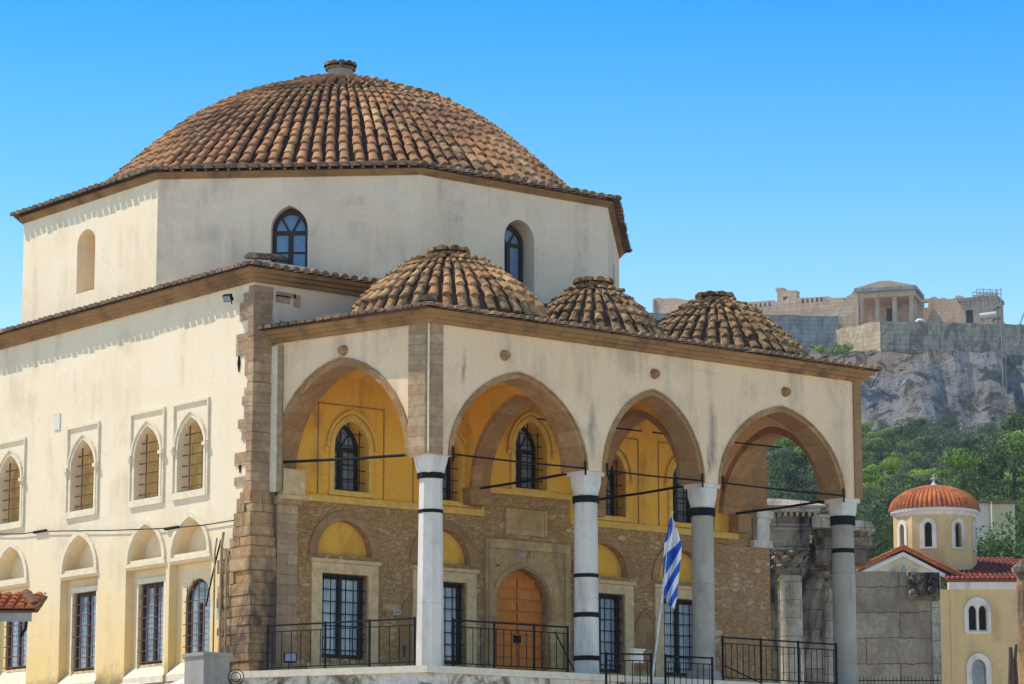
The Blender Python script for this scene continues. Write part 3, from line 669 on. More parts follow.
def arch_ring(fr, c, hw, zt, d0, d1, w, k, name='arch_stones'):
    """cut-stone lining and face ring of one arch"""
    b = MB(); b.strip(fr, arch(c, hw+w, ZA+.002, ZA+.003, zt+w, k), arch(c, hw-.02, ZA+.002, ZA+.003, zt-.02, k), d0, d1)
    b.strip(fr, arch(c, hw+w, ZA+.002, ZA+.003, zt+w, k), arch(c, hw+w-.045, ZA+.002, ZA+.003, zt+w-.045, k), d1, d1+.025)
    return b.build(name, M['arch'], MQ)
for c, hw in AC: arch_ring(PF, c, hw, 6.06, -.604, .006, .11, .14)
arch_ring(PS, 2.32, 1.76, 6.32, -.604, .006, .15, .1)
arch_ring(PR, 2.3, 1.62, 6.0, -.604, .006, .14, .1)
for X_ in (4.28, 7.60):   # cross arches between porch bays
    fr = Fr((X_, 0, 0), (0, 1, 0), (-1, 0, 0))
    b = MB(); b.slab(fr, [(.605, 6.9), (YF-.002, 6.9), (YF-.002, ZA)]+list(reversed(arch(2.22, 1.56, ZA, ZA+.001, 6.02, .12)))+[(.605, ZA)], [], -.22, .22)
    b.build('cross_arch_wall', M['yellow'], MQ)
    b = MB(); b.strip(fr, arch(2.22, 1.62, ZA+.002, ZA+.003, 6.12, .12), arch(2.22, 1.52, ZA+.002, ZA+.003, 5.98, .12), -.25, .25); b.build('cross_arch', M['arch'], MQ)
    b = MB(); b.bar(FW, X_-.28, X_+.28, ZA-.36, ZA-.002, .002, .34); b.build('impost', M['arch'], MQ)
b = MB(); b.bar(FW, 11.95, 12.36, ZA-.42, ZA-.002, .004, .34); b.build('impost', M['arch'], MQ)
b = MB(); b.bar(FW, 12.62, 13.22, 3.55, 3.72, .006, .16); b.bar(FW, 12.74, 13.14, 3.72, 4.25, .006, .14); b.bar(FW, 12.66, 13.2, 4.25, 4.42, .006, .22); b.build('console', M['marble'], MQ)
b = MB(); b.bar(FW, -.90, -.35, 3.74, ZA+.02, .002, .30); b.bar(FW, -.94, -.2, 3.66, 3.74, .002, .34); b.build('impost', M['paleframe'], MQ)
b = MB(); b.bar(FW, 10.95, XR+.01, -.02, 3.55, .004, .05); b.build('rubble_facing', M['stone2'], MQ, label='red brown rubble facing at the end of the porch wall')
b = MB()   # porch vaults
edges = [-.85, 4.03, 7.35, 11.62]
for x0, x1 in ((-.85, 4.03), (4.53, 7.35), (7.85, 11.62)):
    n = 14; vs = []; fs = []
    for i in range(n+1):
        for j in range(n+1):
            u, w_ = -1+2*i/n, -1+2*j/n
            xs = x0 if x0 > 0 else .25-(.58+(YF-.5)*j/n)*.249
            vs.append((xs+(x1-xs)*i/n, .58+(YF-.5)*j/n, 6.38+.40*(1-u*u)*(1-w_*w_)))
    fs = [(i*(n+1)+j, i*(n+1)+j+1, (i+1)*(n+1)+j+1, (i+1)*(n+1)+j) for i in range(n) for j in range(n)]
    b.add(vs, fs)
b.build('vault', M['yellow'], MQ, smooth=True)
b = MB(); b.prism([(-.02, .02), (12.18, .02), (12.18, YF-.01), (P1.x+.02, YF-.01)], 7.0, 7.14); b.build('porch_ceiling', M['under'], MQ)
PPATH = [(P1.x, P1.y), (0, 0), (12.2, 0), (12.2, YF)]
b = MB(); cornice(PPATH, 6.94, .24, .33, b); b.build('cornice', M['cornice'], MQ)
b = MB()
eave_row(b, PPATH[0], PPATH[1], 7.19, .37, math.radians(9), lambda u, ln: min(1.2, max(.4, ln-u+.4)), .235, r=.098)
eave_row(b, PPATH[1], PPATH[2], 7.19, .37, math.radians(9), lambda u, ln: min(1.2, max(.4, min(u, ln-u)+.4)), .235, r=.098)
eave_row(b, PPATH[2], PPATH[3], 7.19, .37, math.radians(9), lambda u, ln: min(1.2, max(.4, u+.4)), .235, r=.098)
for k in range(4):
    q = V((-.30, -.30, 7.30))+V((.7, .8, .16))*k*.34; b.tile(q, q+V((.7, .8, .16)).normalized()*.42, V((.8, -.7, 0)).normalized(), V((0, 0, 1)), .14, .11, random.random())
b.build('eave_tiles', M['eave'], MQ)
b = MB(); b.prism([(-.40, -.36), (12.56, -.36), (12.56, YF-.01), (P1.x-.38, YF-.01)], 7.185, 7.50, top=[(1.1, 1.0), (11.2, 1.0), (11.2, YF-.01), (.6, YF-.01)]); b.build('porch_roof', M['under'], MQ)
b = MB(); s0 = PSd*.48
b.prism([(.34, -.045), (.07, -.045), (-.045, .05), (s0.x-.045, s0.y), (s0.x+.2, s0.y+.02), (.34, .1)], ZA+.01, 6.945); b.build('corner_pilaster', M['pier'], MQ)
b = MB(); b.tube([(-.03, -.045, ZA+.05), (-.03, -.045, 6.91)], .018, 8); b.build('drainpipe', M['trim'], MQ)  # pale tube drawn for the worn white strip on the corner
b = MB(); b.box((12.02, -.04, ZA+.01), (12.245, .45, 6.945)); b.build('corner_pilaster', M['arch'], MQ)
b = MB(); b.bar(PS, P1.length-.2, P1.length-.02, 3.8, 6.88, .002, .07); b.build('wall_strip', M['trim'], MQ)
b = MB(); b.bar(PS, P1.length-.32, P1.length-.21, 3.8, 6.88, .002, .045); b.build('wall_strip', M['pipe'], MQ)
for fr, a, z in ((PF, 1.95, 6.47), (PF, 6.05, 6.5), (PF, 9.91, 6.49), (PS, 2.25, 6.60)):
    b = MB(); q = fr.p(a, z, 0); b.tube([q, q+fr.n*.09, q+fr.n*.13], .115, 14, r2=.07); b.build('boss', M['arch'], MQ)

BANDS = [[(3.80, 3.92), (3.11, 3.18)], [(3.62, 3.76), (2.05, 2.13), (1.22, 1.32), (.32, .42)], [(3.58, 3.75)], [(3.68, 3.88), (3.05, 3.15)]]
for i, x in enumerate(CX):
    st = M['marble' if i < 2 else 'greystone']; c = (x, .30, 0); b = MB()
    r0, r1 = ((.285, .235), (.265, .24), (.25, .235), (.27, .24))[i]
    if i == 2: b.lathe(c, [(.40, .0), (.40, .10), (.36, .14), (.37, .2), (.30, .26)], 24)
    if i == 0: b.lathe(c, [(r0, .0), (r0-.02, 1.29), (r0-.03, 1.295), (r0-.02, 1.30), (r1+.01, 3.0), (r1, 3.78)], 8, a0=math.pi/8-.1)
    else: b.lathe(c, [(r0, .0 if i != 2 else .26), (r0-.010, 1.1+.5*i), (r0-.02, 1.106+.5*i), (r0-.012, 1.112+.5*i), (r1+.008, 3.0), (r1, 3.70)], 28)
    col = b.build('column', st, MQ, smooth=(i > 0), label=('white octagonal marble column at the corner', 'white round marble column with four iron bands', 'grey stone column on a round moulded base', 'grey stone column at the far end of the porch')[i])
    b = MB(); zc = 3.70 if i else 3.78
    n = 4; ab = .31 if i == 0 else .28; A = [(.245, zc), (.255, zc+.12), (.29, zc+.30), (ab*1.02, zc+.48)]
    # round below, square above
    vs = []; m = 32
    for r, z in A:
        k = (z-zc)/.48
        for q in range(m):
            th = 6.28318*q/m; cs, sn = math.cos(th), math.sin(th); sqr = min(1/max(abs(cs), 1e-3), 1/max(abs(sn), 1e-3))
            rr = r*(1+(min(sqr, 1.32)*.86-1)*k); vs.append((x+rr*cs, .30+rr*sn, z))
    b.add(vs, [tuple(range(m))[::-1], tuple(range(3*m, 4*m))]+[(a*m+q, a*m+(q+1) % m, (a+1)*m+(q+1) % m, (a+1)*m+q) for a in range(3) for q in range(m)])
    b.box((x-ab, .30-ab, zc+.48), (x+ab, .30+ab, ZA-.004))
    b.build('capital', M['marble'], col)
    for za, zb in BANDS[i]:
        b = MB(); r = r0+(r1-r0)*za/3.7+.014 if zb < 3.7 else .285; b.lathe((x, .30, 0), [(r, za), (r, zb)], 28 if i else 8, a0=math.pi/8-.1 if not i else 0); b.build('iron_band', M['iron'], col)
def rod(p, q, r=.026, ends=True):
    b = MB(); p, q = V(p), V(q); m = (p+q)/2-V((0, 0, .015)); b.tube([p, m, q], r, 6)
    for e_ in (p, q) if ends else (): b.tube([e_-V((0, 0, .14)), e_+V((0, 0, .16))], .022, 6)
    b.build('tie_rod', M['iron'], MQ)
for i in range(3): rod((CX[i]+.30, -.05, ZA+.03), (CX[i+1]-.30, -.05, ZA+.03), .02)
for X_ in (4.28, 7.60, 11.9): rod((X_, .62, ZA+.02), (X_, YF-.33, ZA+.0), .03, False)
rod(PS.p(.4, ZA+.04, -.2), PS.p(4.1, ZA+.18, -.2), .032, False)
for X0, X1, z in ((4.45, 7.42, 5.62), (7.75, 11.7, 5.62)): rod((X0, 2.0, z), (X1, 2.0, z), .018, False)

# ---- terrace
b = MB(); b.prism([(-.30, -.40), (12.7, -.40), (12.7, YF), (-2.1, YF), (-2.1, 3.35)], -5.6, -.14); b.build('terrace', M['terrace2'], MQ, label='patched whitewashed wall of the raised terrace')
b = MB(); b.prism([(-.36, -.48), (12.76, -.48), (12.76, YF), (-2.18, YF), (-2.18, 3.33)], -.138, -.002); b.build('terrace_floor', M['floor'], MQ)
b = MB(); b.box((4.75, -1.6, -5.6), (7.0, -.49, -.72)); b.box((4.75, -1.1, -.72), (7.0, -.49, -.36)); b.build('steps', M['terrace'], MQ)

# ================================================================== railings
def railing(label, p, q, z0, z1, n, posts, extra=None):
    p, q = V(p), V(q); t = thing('iron_railing', label, 'railing', (p.x, p.y, z0))
    b = MB(); b.tube([V((p.x, p.y, z1)), V((q.x, q.y, z1))], .02, 6); b.build('top_rail', M['iron'], t)
    b = MB(); b.tube([V((p.x, p.y, z0+.1)), V((q.x, q.y, z0+.1))], .014, 6); b.build('bottom_rail', M['iron'], t)
    b = MB(); b.tube([V((p.x, p.y, z1-.13)), V((q.x, q.y, z1-.13))], .012, 6); b.build('middle_rail', M['iron'], t)
    for u in posts:
        c = p.lerp(q, u); b = MB(); b.box((c.x-.018, c.y-.018, z0), (c.x+.018, c.y+.018, z1+.03)); b.build('post', M['iron'], t)
    for k in range(n):
        c = p.lerp(q, (k+.5)/n); b = MB(); b.tube([V((c.x, c.y, z0+.1)), V((c.x, c.y, z1-.13))], .0095, 5); b.build('baluster', M['iron'], t)
    if extra: b = MB(); b.tube(extra, .016, 6); b.build('handrail', M['iron'], t)
railing('black iron railing at the left end of the terrace in front of the grilled window', (-1.45, 3.5, 0), (-.22, .12, 0), 0, .96, 15, (0, .4, .7, 1))
railing('black iron railing in front of the orange wooden door', (.62, -.05, 0), (3.58, -.05, 0), 0, .96, 15, (0, .35, .7, 1), extra=[(3.2, -.1, .85), (3.55, -.3, .05)])
railing('short lower railing beside the white banded column', (3.85, -.95, 0), (4.72, -1.35, 0), -.7, .38, 6, (0, 1))
railing('lower railing right of the flagpole on the steps', (5.15, -1.3, 0), (6.45, -1.3, 0), -.7, .38, 8, (0, 1))
railing('black iron railing between the two grey columns', (7.9, -.05, 0), (11.3, -.05, 0), 0, .96, 20, (0, .33, .66, 1), extra=[(7.9, -.1, .35), (8.8, -1.2, -.35)])

# ================================================================== flag on its leaning pole
pb, pt = onY(651, 690, -1.0), onY(672, 514, -1.0)
t = thing('greek_flag', 'limp blue and white striped flag with a cross on a thin leaning pole', 'flag', pb)
b = MB(); b.tube([pb-(pt-pb).normalized()*1.2, pt], .026, 10, r2=.018); b.build('pole', plain('grey_pole', (.55, .55, .56), .4, .4), t)
b = MB(); b.lathe(pt, [(.01, 0), (.03, .02), (.03, .05), (.005, .08)], 10); b.build('pole_cap', M['paleframe'], t)
fm = NT('flag_cloth', .8, .2)
uv = fm.n('UVMap').outputs[0]; sx = fm.n('SeparateXYZ', {0: uv}); u_, v_ = sx.outputs[0], sx.outputs[1]
stripe = fm.math('LESS_THAN', fm.math('MODULO', fm.math('ADD', fm.math('MULTIPLY', v_, 4.5), .5), 1.0), .5)          # 1 = blue
canton = fm.math('MULTIPLY', fm.math('LESS_THAN', u_, .37), fm.math('GREATER_THAN', v_, 1+4/9))
cu = fm.math('LESS_THAN', fm.math('ABSOLUTE', fm.math('SUBTRACT', u_, .185)), .037); cv = fm.math('LESS_THAN', fm.math('ABSOLUTE', fm.math('SUBTRACT', v_, 1+6.5/9)), .0556)
cross = fm.math('MAXIMUM', cu, cv)
blue = fm.mix(canton, stripe, fm.math('SUBTRACT', 1.0, cross))
fm.col(fm.mix(blue, (.78, .78, .78), (.02, .10, .50)))
nu, nv = 30, 20; vs = []; uvs = []
L0 = (pt-pb).normalized()
for i in range(nu+1):
    for j in range(nv+1):
        h, a = i/nu, j/nv
        w0 = .05+.31*min(1, h*3.4)-.12*max(0, h-.45)-.9*max(0, h-.86)           # gathered width of the limp cloth
        ctr = -.02-.30*h*.55+.10*h*h*1.6+.04*math.sin(h*5)
        q = pt-V((0, 0, .08+1.92*h*(1-.07*(1-a))))+CR*(ctr+(a-.42)*w0)+VH*(.10*math.sin(a*11+h*4)*min(1, h*4)-.06)
        vs.append(q); uvs.append((min(1, .50*h+.10*a), 2.06-.35*a-.84*h))
fs = [(i*(nv+1)+j, (i+1)*(nv+1)+j, (i+1)*(nv+1)+j+1, i*(nv+1)+j+1) for i in range(nu) for j in range(nv)]
b = MB(); b.add(vs, fs); o = b.build('flag_cloth', fm.m, t, smooth=True, flat=True)
ul = o.data.uv_layers.new(name='UVMap')
for li, l in enumerate(o.data.loops): ul.data[li].uv = uvs[l.vertex_index]

# ================================================================== small things on and round the mosque
pts = [onX(x, y, XL-.05) for x, y in ((-30, 534), (20, 534), (40, 531.5), (60, 531), (110, 530.5), (150, 529), (172, 528), (205, 525), (236, 520))]
b = MB(); b.tube(pts, .012, 5)
for i in (2, 6): b.tube([pts[i]-V((0, .28, .0)), pts[i], pts[i]+V((0, .28, .0))], .035, 6)
tag(b.build('cable', M['iron']), 'thin black cable strung across the cream wall between the two rows of windows', 'cable')
b = MB(); b.tube([onX(x, y, XL-.12) for x, y in ((221, 540), (217, 556), (211, 582), (206, 606))], .02, 5)
tag(b.build('cable', M['iron']), 'short thick cable hanging slantwise from the corner beside the arched window', 'cable')
q = onX(207, 690, -2.5)
t = thing('stone_block', 'grey concrete block post standing by the mosque corner', 'block', (q.x, q.y, -5.6))
b = MB(); h = onX(207, 657, -2.5).z-q.z
b.prism([(q.x-.32, q.y-.36), (q.x+.3, q.y-.36), (q.x+.3, q.y+.36), (q.x-.32, q.y+.36)], -5.6, q.z+h); b.build('post', M['concrete'], t)
b = MB(); b.prism([(q.x-.36, q.y-.4), (q.x+.34, q.y-.4), (q.x+.34, q.y+.4), (q.x-.36, q.y+.4)], q.z+h, q.z+h+.07); b.build('cap', M['concrete'], t)
q = at(236, 677, 57.5); b = MB()
for rr in (.15, .09): b.tube([q+CR*(rr*math.cos(a*.5236))+V((0, 0, rr*math.sin(a*.5236))) for a in range(13)], .010, 6)
b.tube([q-V((0, 0, .15)), q-V((0, 0, 1.2))], .010, 6)
tag(b.build('iron_scroll', M['iron']), 'black iron scroll ring at the foot of the mosque corner', 'ironwork')
def floodlight(label, p, d, m, s=.11):
    t = thing('floodlight', label, 'floodlight', p); d = V(d).normalized(); sd = d.cross(V((0, 0, 1))).normalized(); up = sd.cross(d)
    b = MB(); P = [V(p)+sd*a*s+up*c*s*.75+d*e_ for e_ in (0, s*.9) for a, c in ((-1, -1), (1, -1), (1, 1), (-1, 1))]; b.hexa(P); b.build('housing', m, t)
    b = MB(); P = [V(p)+sd*a*s*.85+up*c*s*.6+d*e_ for e_ in (s*.9, s*.95) for a, c in ((-1, -1), (1, -1), (1, 1), (-1, 1))]; b.hexa(P); b.build('glass', M['glass'], t)
    b = MB(); b.tube([V(p), V(p)-d*s*1.2-V((0, 0, s*.5)), V(p)-d*s*1.2-V((0, 0, s*2))], .014, 5); b.build('bracket', M['iron'], t)
floodlight('small white floodlight on the porch back wall left of the front column', onY(397, 612, YF-.35), (-.4, -1, -.3), M['marble'], .065)
floodlight('black floodlight standing on the terrace behind the left railing', V((-1.1, 3.2, .3)), (-.5, -1, .1), M['iron'], .13)
floodlight('black spotlight fixed under the eaves of the cream wall', onX(229, 297, XL-.25), (-1, -.4, -.7), M['iron'], .10)
q = onY(637, 657, -1.0)
t = thing('electric_box', 'small white electric box on the lower railing left of the flagpole', 'box', q)
b = MB(); b.box((q.x-.13, q.y-.05, q.z-.12), (q.x+.13, q.y+.05, q.z+.13)); b.build('body', M['marble'], t)
b = MB(); b.box((q.x-.16, q.y-.08, q.z+.132), (q.x+.16, q.y+.08, q.z+.165)); b.build('lid', M['marble'], t)
# tiled canopy at the left edge
Z0 = 54.0; q0 = at(33, 612, Z0); k_ = Z0/FPX
t = thing('tiled_canopy', 'orange tiled canopy roof with an upturned corner below the leftmost window', 'canopy', (q0.x, q0.y, -5.6), RZ)
zz = q0.z+5.6; fr = Fr((0, 0, 0), (1, 0, 0), (0, -1, 0)); b = MB()
for i in range(14):
    x = -.04-.19*i
    for r in range(4):
        lo_ = V((x, -.12+r*.25, zz+.03+r*.085)); b.tile(lo_, lo_+V((0, .30, .10)), V((1, 0, 0)), V((0, -.32, .95)), .092, .08, random.random())
b.build('roof_tiles', tiles('orange_canopy_tile', [(.50, .13, .04), (.62, .20, .06), (.44, .10, .04)], (.12, .06, .05), .3, 1), t)
b = MB(); b.hexa([(-2.8, -.1, zz-.02), (.1, -.1, zz-.02), (.1, 1.0, zz+.34), (-2.8, 1.0, zz+.34), (-2.8, -.1, zz+.02), (.1, -.1, zz+.02), (.1, 1.0, zz+.38), (-2.8, 1.0, zz+.38)])
b.build('roof_bed', M['under'], t)
b = MB(); b.tile((.06, -.1, zz+.06), (-.25, .8, zz+.4), V((.9, .3, 0)).normalized(), V((0, 0, 1)), .12, .1, .3)
b.tube([(.06, -.12, zz+.06), (.16, -.16, zz+.12), (.22, -.18, zz+.24), (.24, -.18, zz+.33)], .055, 8, r2=.025)
b.build('corner_tile', M['rust'], t)
b = MB(); b.box((-2.8, -.06, zz-.17), (-.02, 0, zz-.015)); b.build('fascia', M['concrete'], t)
b = MB(); b.tube([(-.12, .05, zz-.17), (-.14, .12, zz-.28), (-.24, .2, zz-.42)], .03, 6); b.build('bracket', M['iron'], t)
b = MB(); b.box((-2.75, .0, 0), (-2.6, .15, zz-.17)); b.box((-2.75, .75, 0), (-2.6, .9, zz+.2)); b.build('post', M['concrete'], t)
b = MB(); b.box((-2.75, .92, 0), (-.4, 1.0, zz-1.6)); b.build('back_wall', M['concrete'], t)

# ================================================================== background: ruin, church, hill, citadel
def local(name, label, cat, px, py, Z, ground=-5.6, rot=0, group=None):
    """a thing that faces the square; returns it with functions pixel -> its own x and z at its own distance"""
    o = at(px, py, Z); t = thing(name, label, cat, (o.x, o.y, ground), RZ+rot, group)
    k = Z/FPX
    return t, (lambda x: (x-px)*k), (lambda y: zat(y, Z)-ground)
FL = Fr((0, 0, 0), (1, 0, 0), (0, -1, 0))
M['ruin'] = ashlar('sooty_marble_blocks', [(.20, .165, .125), (.36, .30, .23), (.52, .44, .34)], (.08, .065, .05), 1.3, .55, .012, True, (.03, .027, .024), .97)
M['ruinlight'] = ashlar('weathered_marble', [(.44, .38, .30), (.58, .51, .42), (.66, .60, .51)], (.25, .2, .16), 1.2, .5, .012, True, (.13, .11, .09), .6)
M['bigblock'] = ashlar('large_limestone_blocks', [(.32, .25, .165), (.43, .35, .245), (.52, .44, .33)], (.12, .09, .06), 2.1, .78, .012, True, (.17, .13, .10), .55, .22, 1.0)
# Corinthian columns of the old library
def corinthian(t, x, y, r, zb, zt, h):
    b = MB(); b.lathe((x, y, 0), [(r*1.3, zb-.5), (r*1.3, zb-.1), (r*1.15, zb), (r, zb+.15), (r*.98, zb+2), (r*.88, zt-h), (r*.95, zt-h+.04)], 24); c = b.build('column_shaft', M['ruinlight'], t, smooth=True)
    b = MB(); b.lathe((x, y, 0), [(r*.92, zt-h+.04), (r*.95, zt-h*.6), (r*1.15, zt-h*.25), (r*1.35, zt-.08)], 16)
    for row, (n, z0, z1, rr, out) in enumerate(((8, zt-h+.04, zt-h*.58, r*.98, .14), (8, zt-h*.66, zt-h*.28, r*1.02, .17), (8, zt-h*.36, zt-.1, r*1.1, .2))):
        for k in range(n):   # two rows of leaves and the volutes
            a = 6.28318*(k+.5*row)/n; rad = V((math.cos(a), math.sin(a), 0)); sd = V((-rad.y, rad.x, 0)); w = .13*r/.34*1.2
            q = [V((x, y, z0))+rad*rr, V((x, y, (z0+z1)/2))+rad*(rr+.05), V((x, y, z1))+rad*(rr+out), V((x, y, z1-.07))+rad*(rr+out+.06)]
            vs = []; ww = [w, w*1.05, w*.7, w*.35]
            for p, w_ in zip(q, ww): vs += [p-sd*w_, p+rad*.03, p+sd*w_]
            b.add(vs, [(3*i+j, 3*i+j+1, 3*i+j+4, 3*i+j+3) for i in range(3) for j in range(2)])
    s = r*1.45; b.box((x-s, y-s, zt-.08), (x+s, y+s, zt)); b.build('capital', M['ruin'], c)
t, fx, fz = local('ruined_colonnade', 'soot blackened Corinthian columns with entablature blocks beside the porch', 'ruin', 800, 590, 84)
zA, zB = fz(548), fz(560)
corinthian(t, fx(791), .0, .345, .6, zA, .80); corinthian(t, fx(834), .9, .31, .6, zB, .75)
b = MB(); b.box((fx(769), -.42, zA+.003), (fx(809), .5, fz(531))); b.box((fx(768), -.50, fz(531)), (fx(810), .5, fz(524))); b.box((fx(770), -.40, fz(524)), (fx(809), .5, fz(513))); b.build('entablature', M['ruin'], t)
b = MB(); b.box((fx(766), -.75, fz(513)), (fx(819), .6, fz(507)))
for k in range(8): b.box((fx(771+k*6), -.66, fz(517)), (fx(774+k*6), -.45, fz(513)-.003))
b.hexa([(fx(766), -.80, fz(507)+.003), (fx(826), -.80, fz(507)+.003), (fx(830), .7, fz(507)+.003), (fx(764), .7, fz(507)+.003), (fx(768), -.6, fz(499)), (fx(800), -.6, fz(501)), (fx(812), .6, fz(497)), (fx(766), .6, fz(498))]); b.build('cornice_slab', M['ruinlight'], t)
b = MB(); b.box((fx(765), .75, 0), (fx(780), 1.6, fz(515))); b.box((fx(804), .6, 0), (fx(825), 1.6, fz(540))); b.box((fx(846), 1.5, 0), (fx(862), 2.2, fz(560))); b.build('wall_pier', M['ruin'], t)
b = MB(); b.box((fx(817), .2, zB+.003), (fx(872), 1.6, fz(544))); b.box((fx(815), .1, fz(544)), (fx(874), 1.6, fz(536))); b.box((fx(819), .25, fz(536)), (fx(870), 1.6, fz(527))); b.build('entablature', M['ruin'], t)
b = MB(); b.hexa([(fx(812), -.3, fz(527)), (fx(876), -.2, fz(530)), (fx(876), 1.7, fz(530)), (fx(812), 1.7, fz(527)), (fx(812), -.3, fz(516)), (fx(872), -.2, fz(521)), (fx(872), 1.7, fz(519)), (fx(812), 1.7, fz(514))]); b.build('cornice_slab', M['ruinlight'], t)
t, fx, fz = local('stone_wall', 'wall of large weathered grey limestone blocks in front of the yellow church', 'wall', 900, 625, 92)
b = MB(); pts = [(fx(852), 0), (fx(852), fz(571)), (fx(880), fz(570)), (fx(907), fz(571)), (fx(907), fz(575)), (fx(939), fz(577)), (fx(939), 0)]
b.slab(FL, pts, [], -1.2, 0); b.build('block_wall', M['bigblock'], t)
b = MB()
for k in range(26):
    x, z = random.uniform(911, 937), random.uniform(574, 597); s = random.uniform(.06, .16)
    b.lathe((fx(x), -.05-random.random()*.25, fz(z)-s), [(s*.5, 0), (s, s*.7), (s*.8, s*1.5), (s*.2, s*1.9)], 6)
b.bar(FL, fx(909), fx(940), fz(600), fz(572), .004, .16); b.build('carved_fragment', M['ruin'], t)
b = MB(); b.bar(FL, fx(932), fx(940.5), 0, fz(601), -1.1, .06); b.build('sunlit_strip', M['ruinlight'], t)  # lit edge of the wall painted as a paler strip
t = thing('iron_fence', 'row of spiked iron fence bars in front of the large block wall', 'fence', at(860, 684, 86), RZ)
for k in range(22):
    b = MB(); x = k*.105; b.tube([(x, 0, -1.2), (x, 0, .16), (x, 0, .24)], .012, 5, r2=.004); b.build('bar', M['iron'], t)
b = MB(); b.tube([(-.05, 0, .1), (2.3, 0, .1)], .014, 5); b.build('rail', M['iron'], t)
t, fx, fz = local('stone_pillar', 'broken brown stone pillar at the right edge beside the yellow wing', 'pillar', 1024, 620, 92)
b = MB(); b.lathe((fx(1027), 0, 0), [(.36, 0), (.33, 2.0), (.30, fz(640)), (.27, fz(600)), (.31, fz(585)), (.24, fz(572)), (.33, fz(565)), (.2, fz(560))], 9); b.build('shaft', M['pierlow'], t)
b = MB(); b.lathe((fx(1027), 0, fz(575)), [(.2, 0), (.42, .12), (.45, .25), (.3, .36)], 7); b.build('broken_capital', M['ruin'], t)

# ---- church
M['chwall'] = plaster('yellow_church_plaster', (.62, .42, .19), (.70, .50, .25), (.36, .25, .14), .7)
M['chpale'] = plaster('pale_gable_plaster', (.56, .50, .38), (.64, .58, .46), (.34, .28, .2), .6)
M['chwhite'] = plaster('white_church_trim', (.66, .60, .53), (.74, .69, .62), (.38, .32, .26), .8, streak=(3, 3, .6))
M['chtile'] = tiles('orange_church_tile', [(.50, .115, .035), (.64, .19, .06), (.57, .15, .045)], (.18, .08, .05), .5, 1.5)
M['chtile2'] = tiles('dark_red_church_tile', [(.30, .075, .04), (.40, .10, .05), (.24, .06, .04)], (.10, .05, .04), .5, 1)
ZC = 118
t, fx, fz = local('church', 'small yellow Byzantine church with an orange ribbed dome and white trimmed windows', 'church', 935, 540, ZC)
r = 42*ZC/FPX; rot = math.radians(-90+5)
V8 = [(r*math.cos(rot+math.pi/4*k), r*math.sin(rot+math.pi/4*k)) for k in range(8)]
zb, zt = fz(580), fz(518)
b = MB()
for k in range(8):
    p, q = V((*V8[k], 0)), V((*V8[(k+1) % 8], 0)); d = q-p; ln = d.length; d.normalize(); n = V((d.y, -d.x, 0)); fr = Fr(p, d, n); c = ln/2
    za, zs, zh = fz(551), fz(531), fz(526)
    b.slab(fr, [(0, zb), (0, zt), (ln, zt), (ln, zb)], [arch(c, .145, za, zs, zh, 0)], -.25, 0)
b.build('drum', M['chwall'], t)
for k in range(8):
    p, q = V((*V8[k], 0)), V((*V8[(k+1) % 8], 0)); d = q-p; ln = d.length; d.normalize(); n = V((d.y, -d.x, 0)); fr = Fr(p, d, n); c = ln/2
    b = MB(); b.strip(fr, arch(c, .32, za, zs, zh+.17, 0), arch(c, .15, za, zs, zh+.004, 0), .003, .05); b.bar(fr, c-.34, c+.34, za-.07, za, .003, .07)
    w = b.build('window', M['chwhite'], t)
    b = MB(); b.slab(fr, arch(c, .16, za-.02, zs, zh+.01, 0), [], -.2, -.14); b.build('pane', M['dark'], w)
b = MB(); b.lathe((0, 0, 0), [(r*.97, zt-.02), (r*1.0, zt+.1), (r*1.045, zt+.15), (r*1.045, zt+.26), (r*.95, zt+.28)], 32); b.build('cornice', M['chwhite'], t)
b = MB(); n = 56; zd = zt+.27; prev = None
P = [(r*1.035*math.sin(a), zd+1.03*math.cos(a)) for a in [math.pi/2*(1-i/12) for i in range(12)]]
m = n*6; vs = []
for (rr, z) in P:
    for k in range(m):
        a = 6.28318*k/m; w = 1+.05*abs(math.cos(a*n/2))*min(1, rr/r*1.5); vs.append((rr*w*math.cos(a), rr*w*math.sin(a), z))
b.add(vs, [(i*m+k, i*m+(k+1) % m, (i+1)*m+(k+1) % m, (i+1)*m+k) for i in range(len(P)-1) for k in range(m)]+[tuple(range((len(P)-1)*m, len(P)*m))])
dome = b.build('dome', M['chtile'], t, smooth=False)
b = MB(); z = zd+1.0; b.lathe((0, 0, z-.06), [(.2, 0), (.16, .1), (.07, .14), (.06, .22)], 12); b.box((-.03, -.03, z+.12), (.03, .03, z+.46)); b.box((-.12, -.032, z+.27), (.12, .032, z+.33)); b.build('cross', M['chwhite'], dome)
gx, gz, wx, wz = (lambda x: fx(x-8)), (lambda y: fz(y+6)), (lambda x: fx(x-10)), (lambda y: fz(y+7))   # the fronts stand nearer
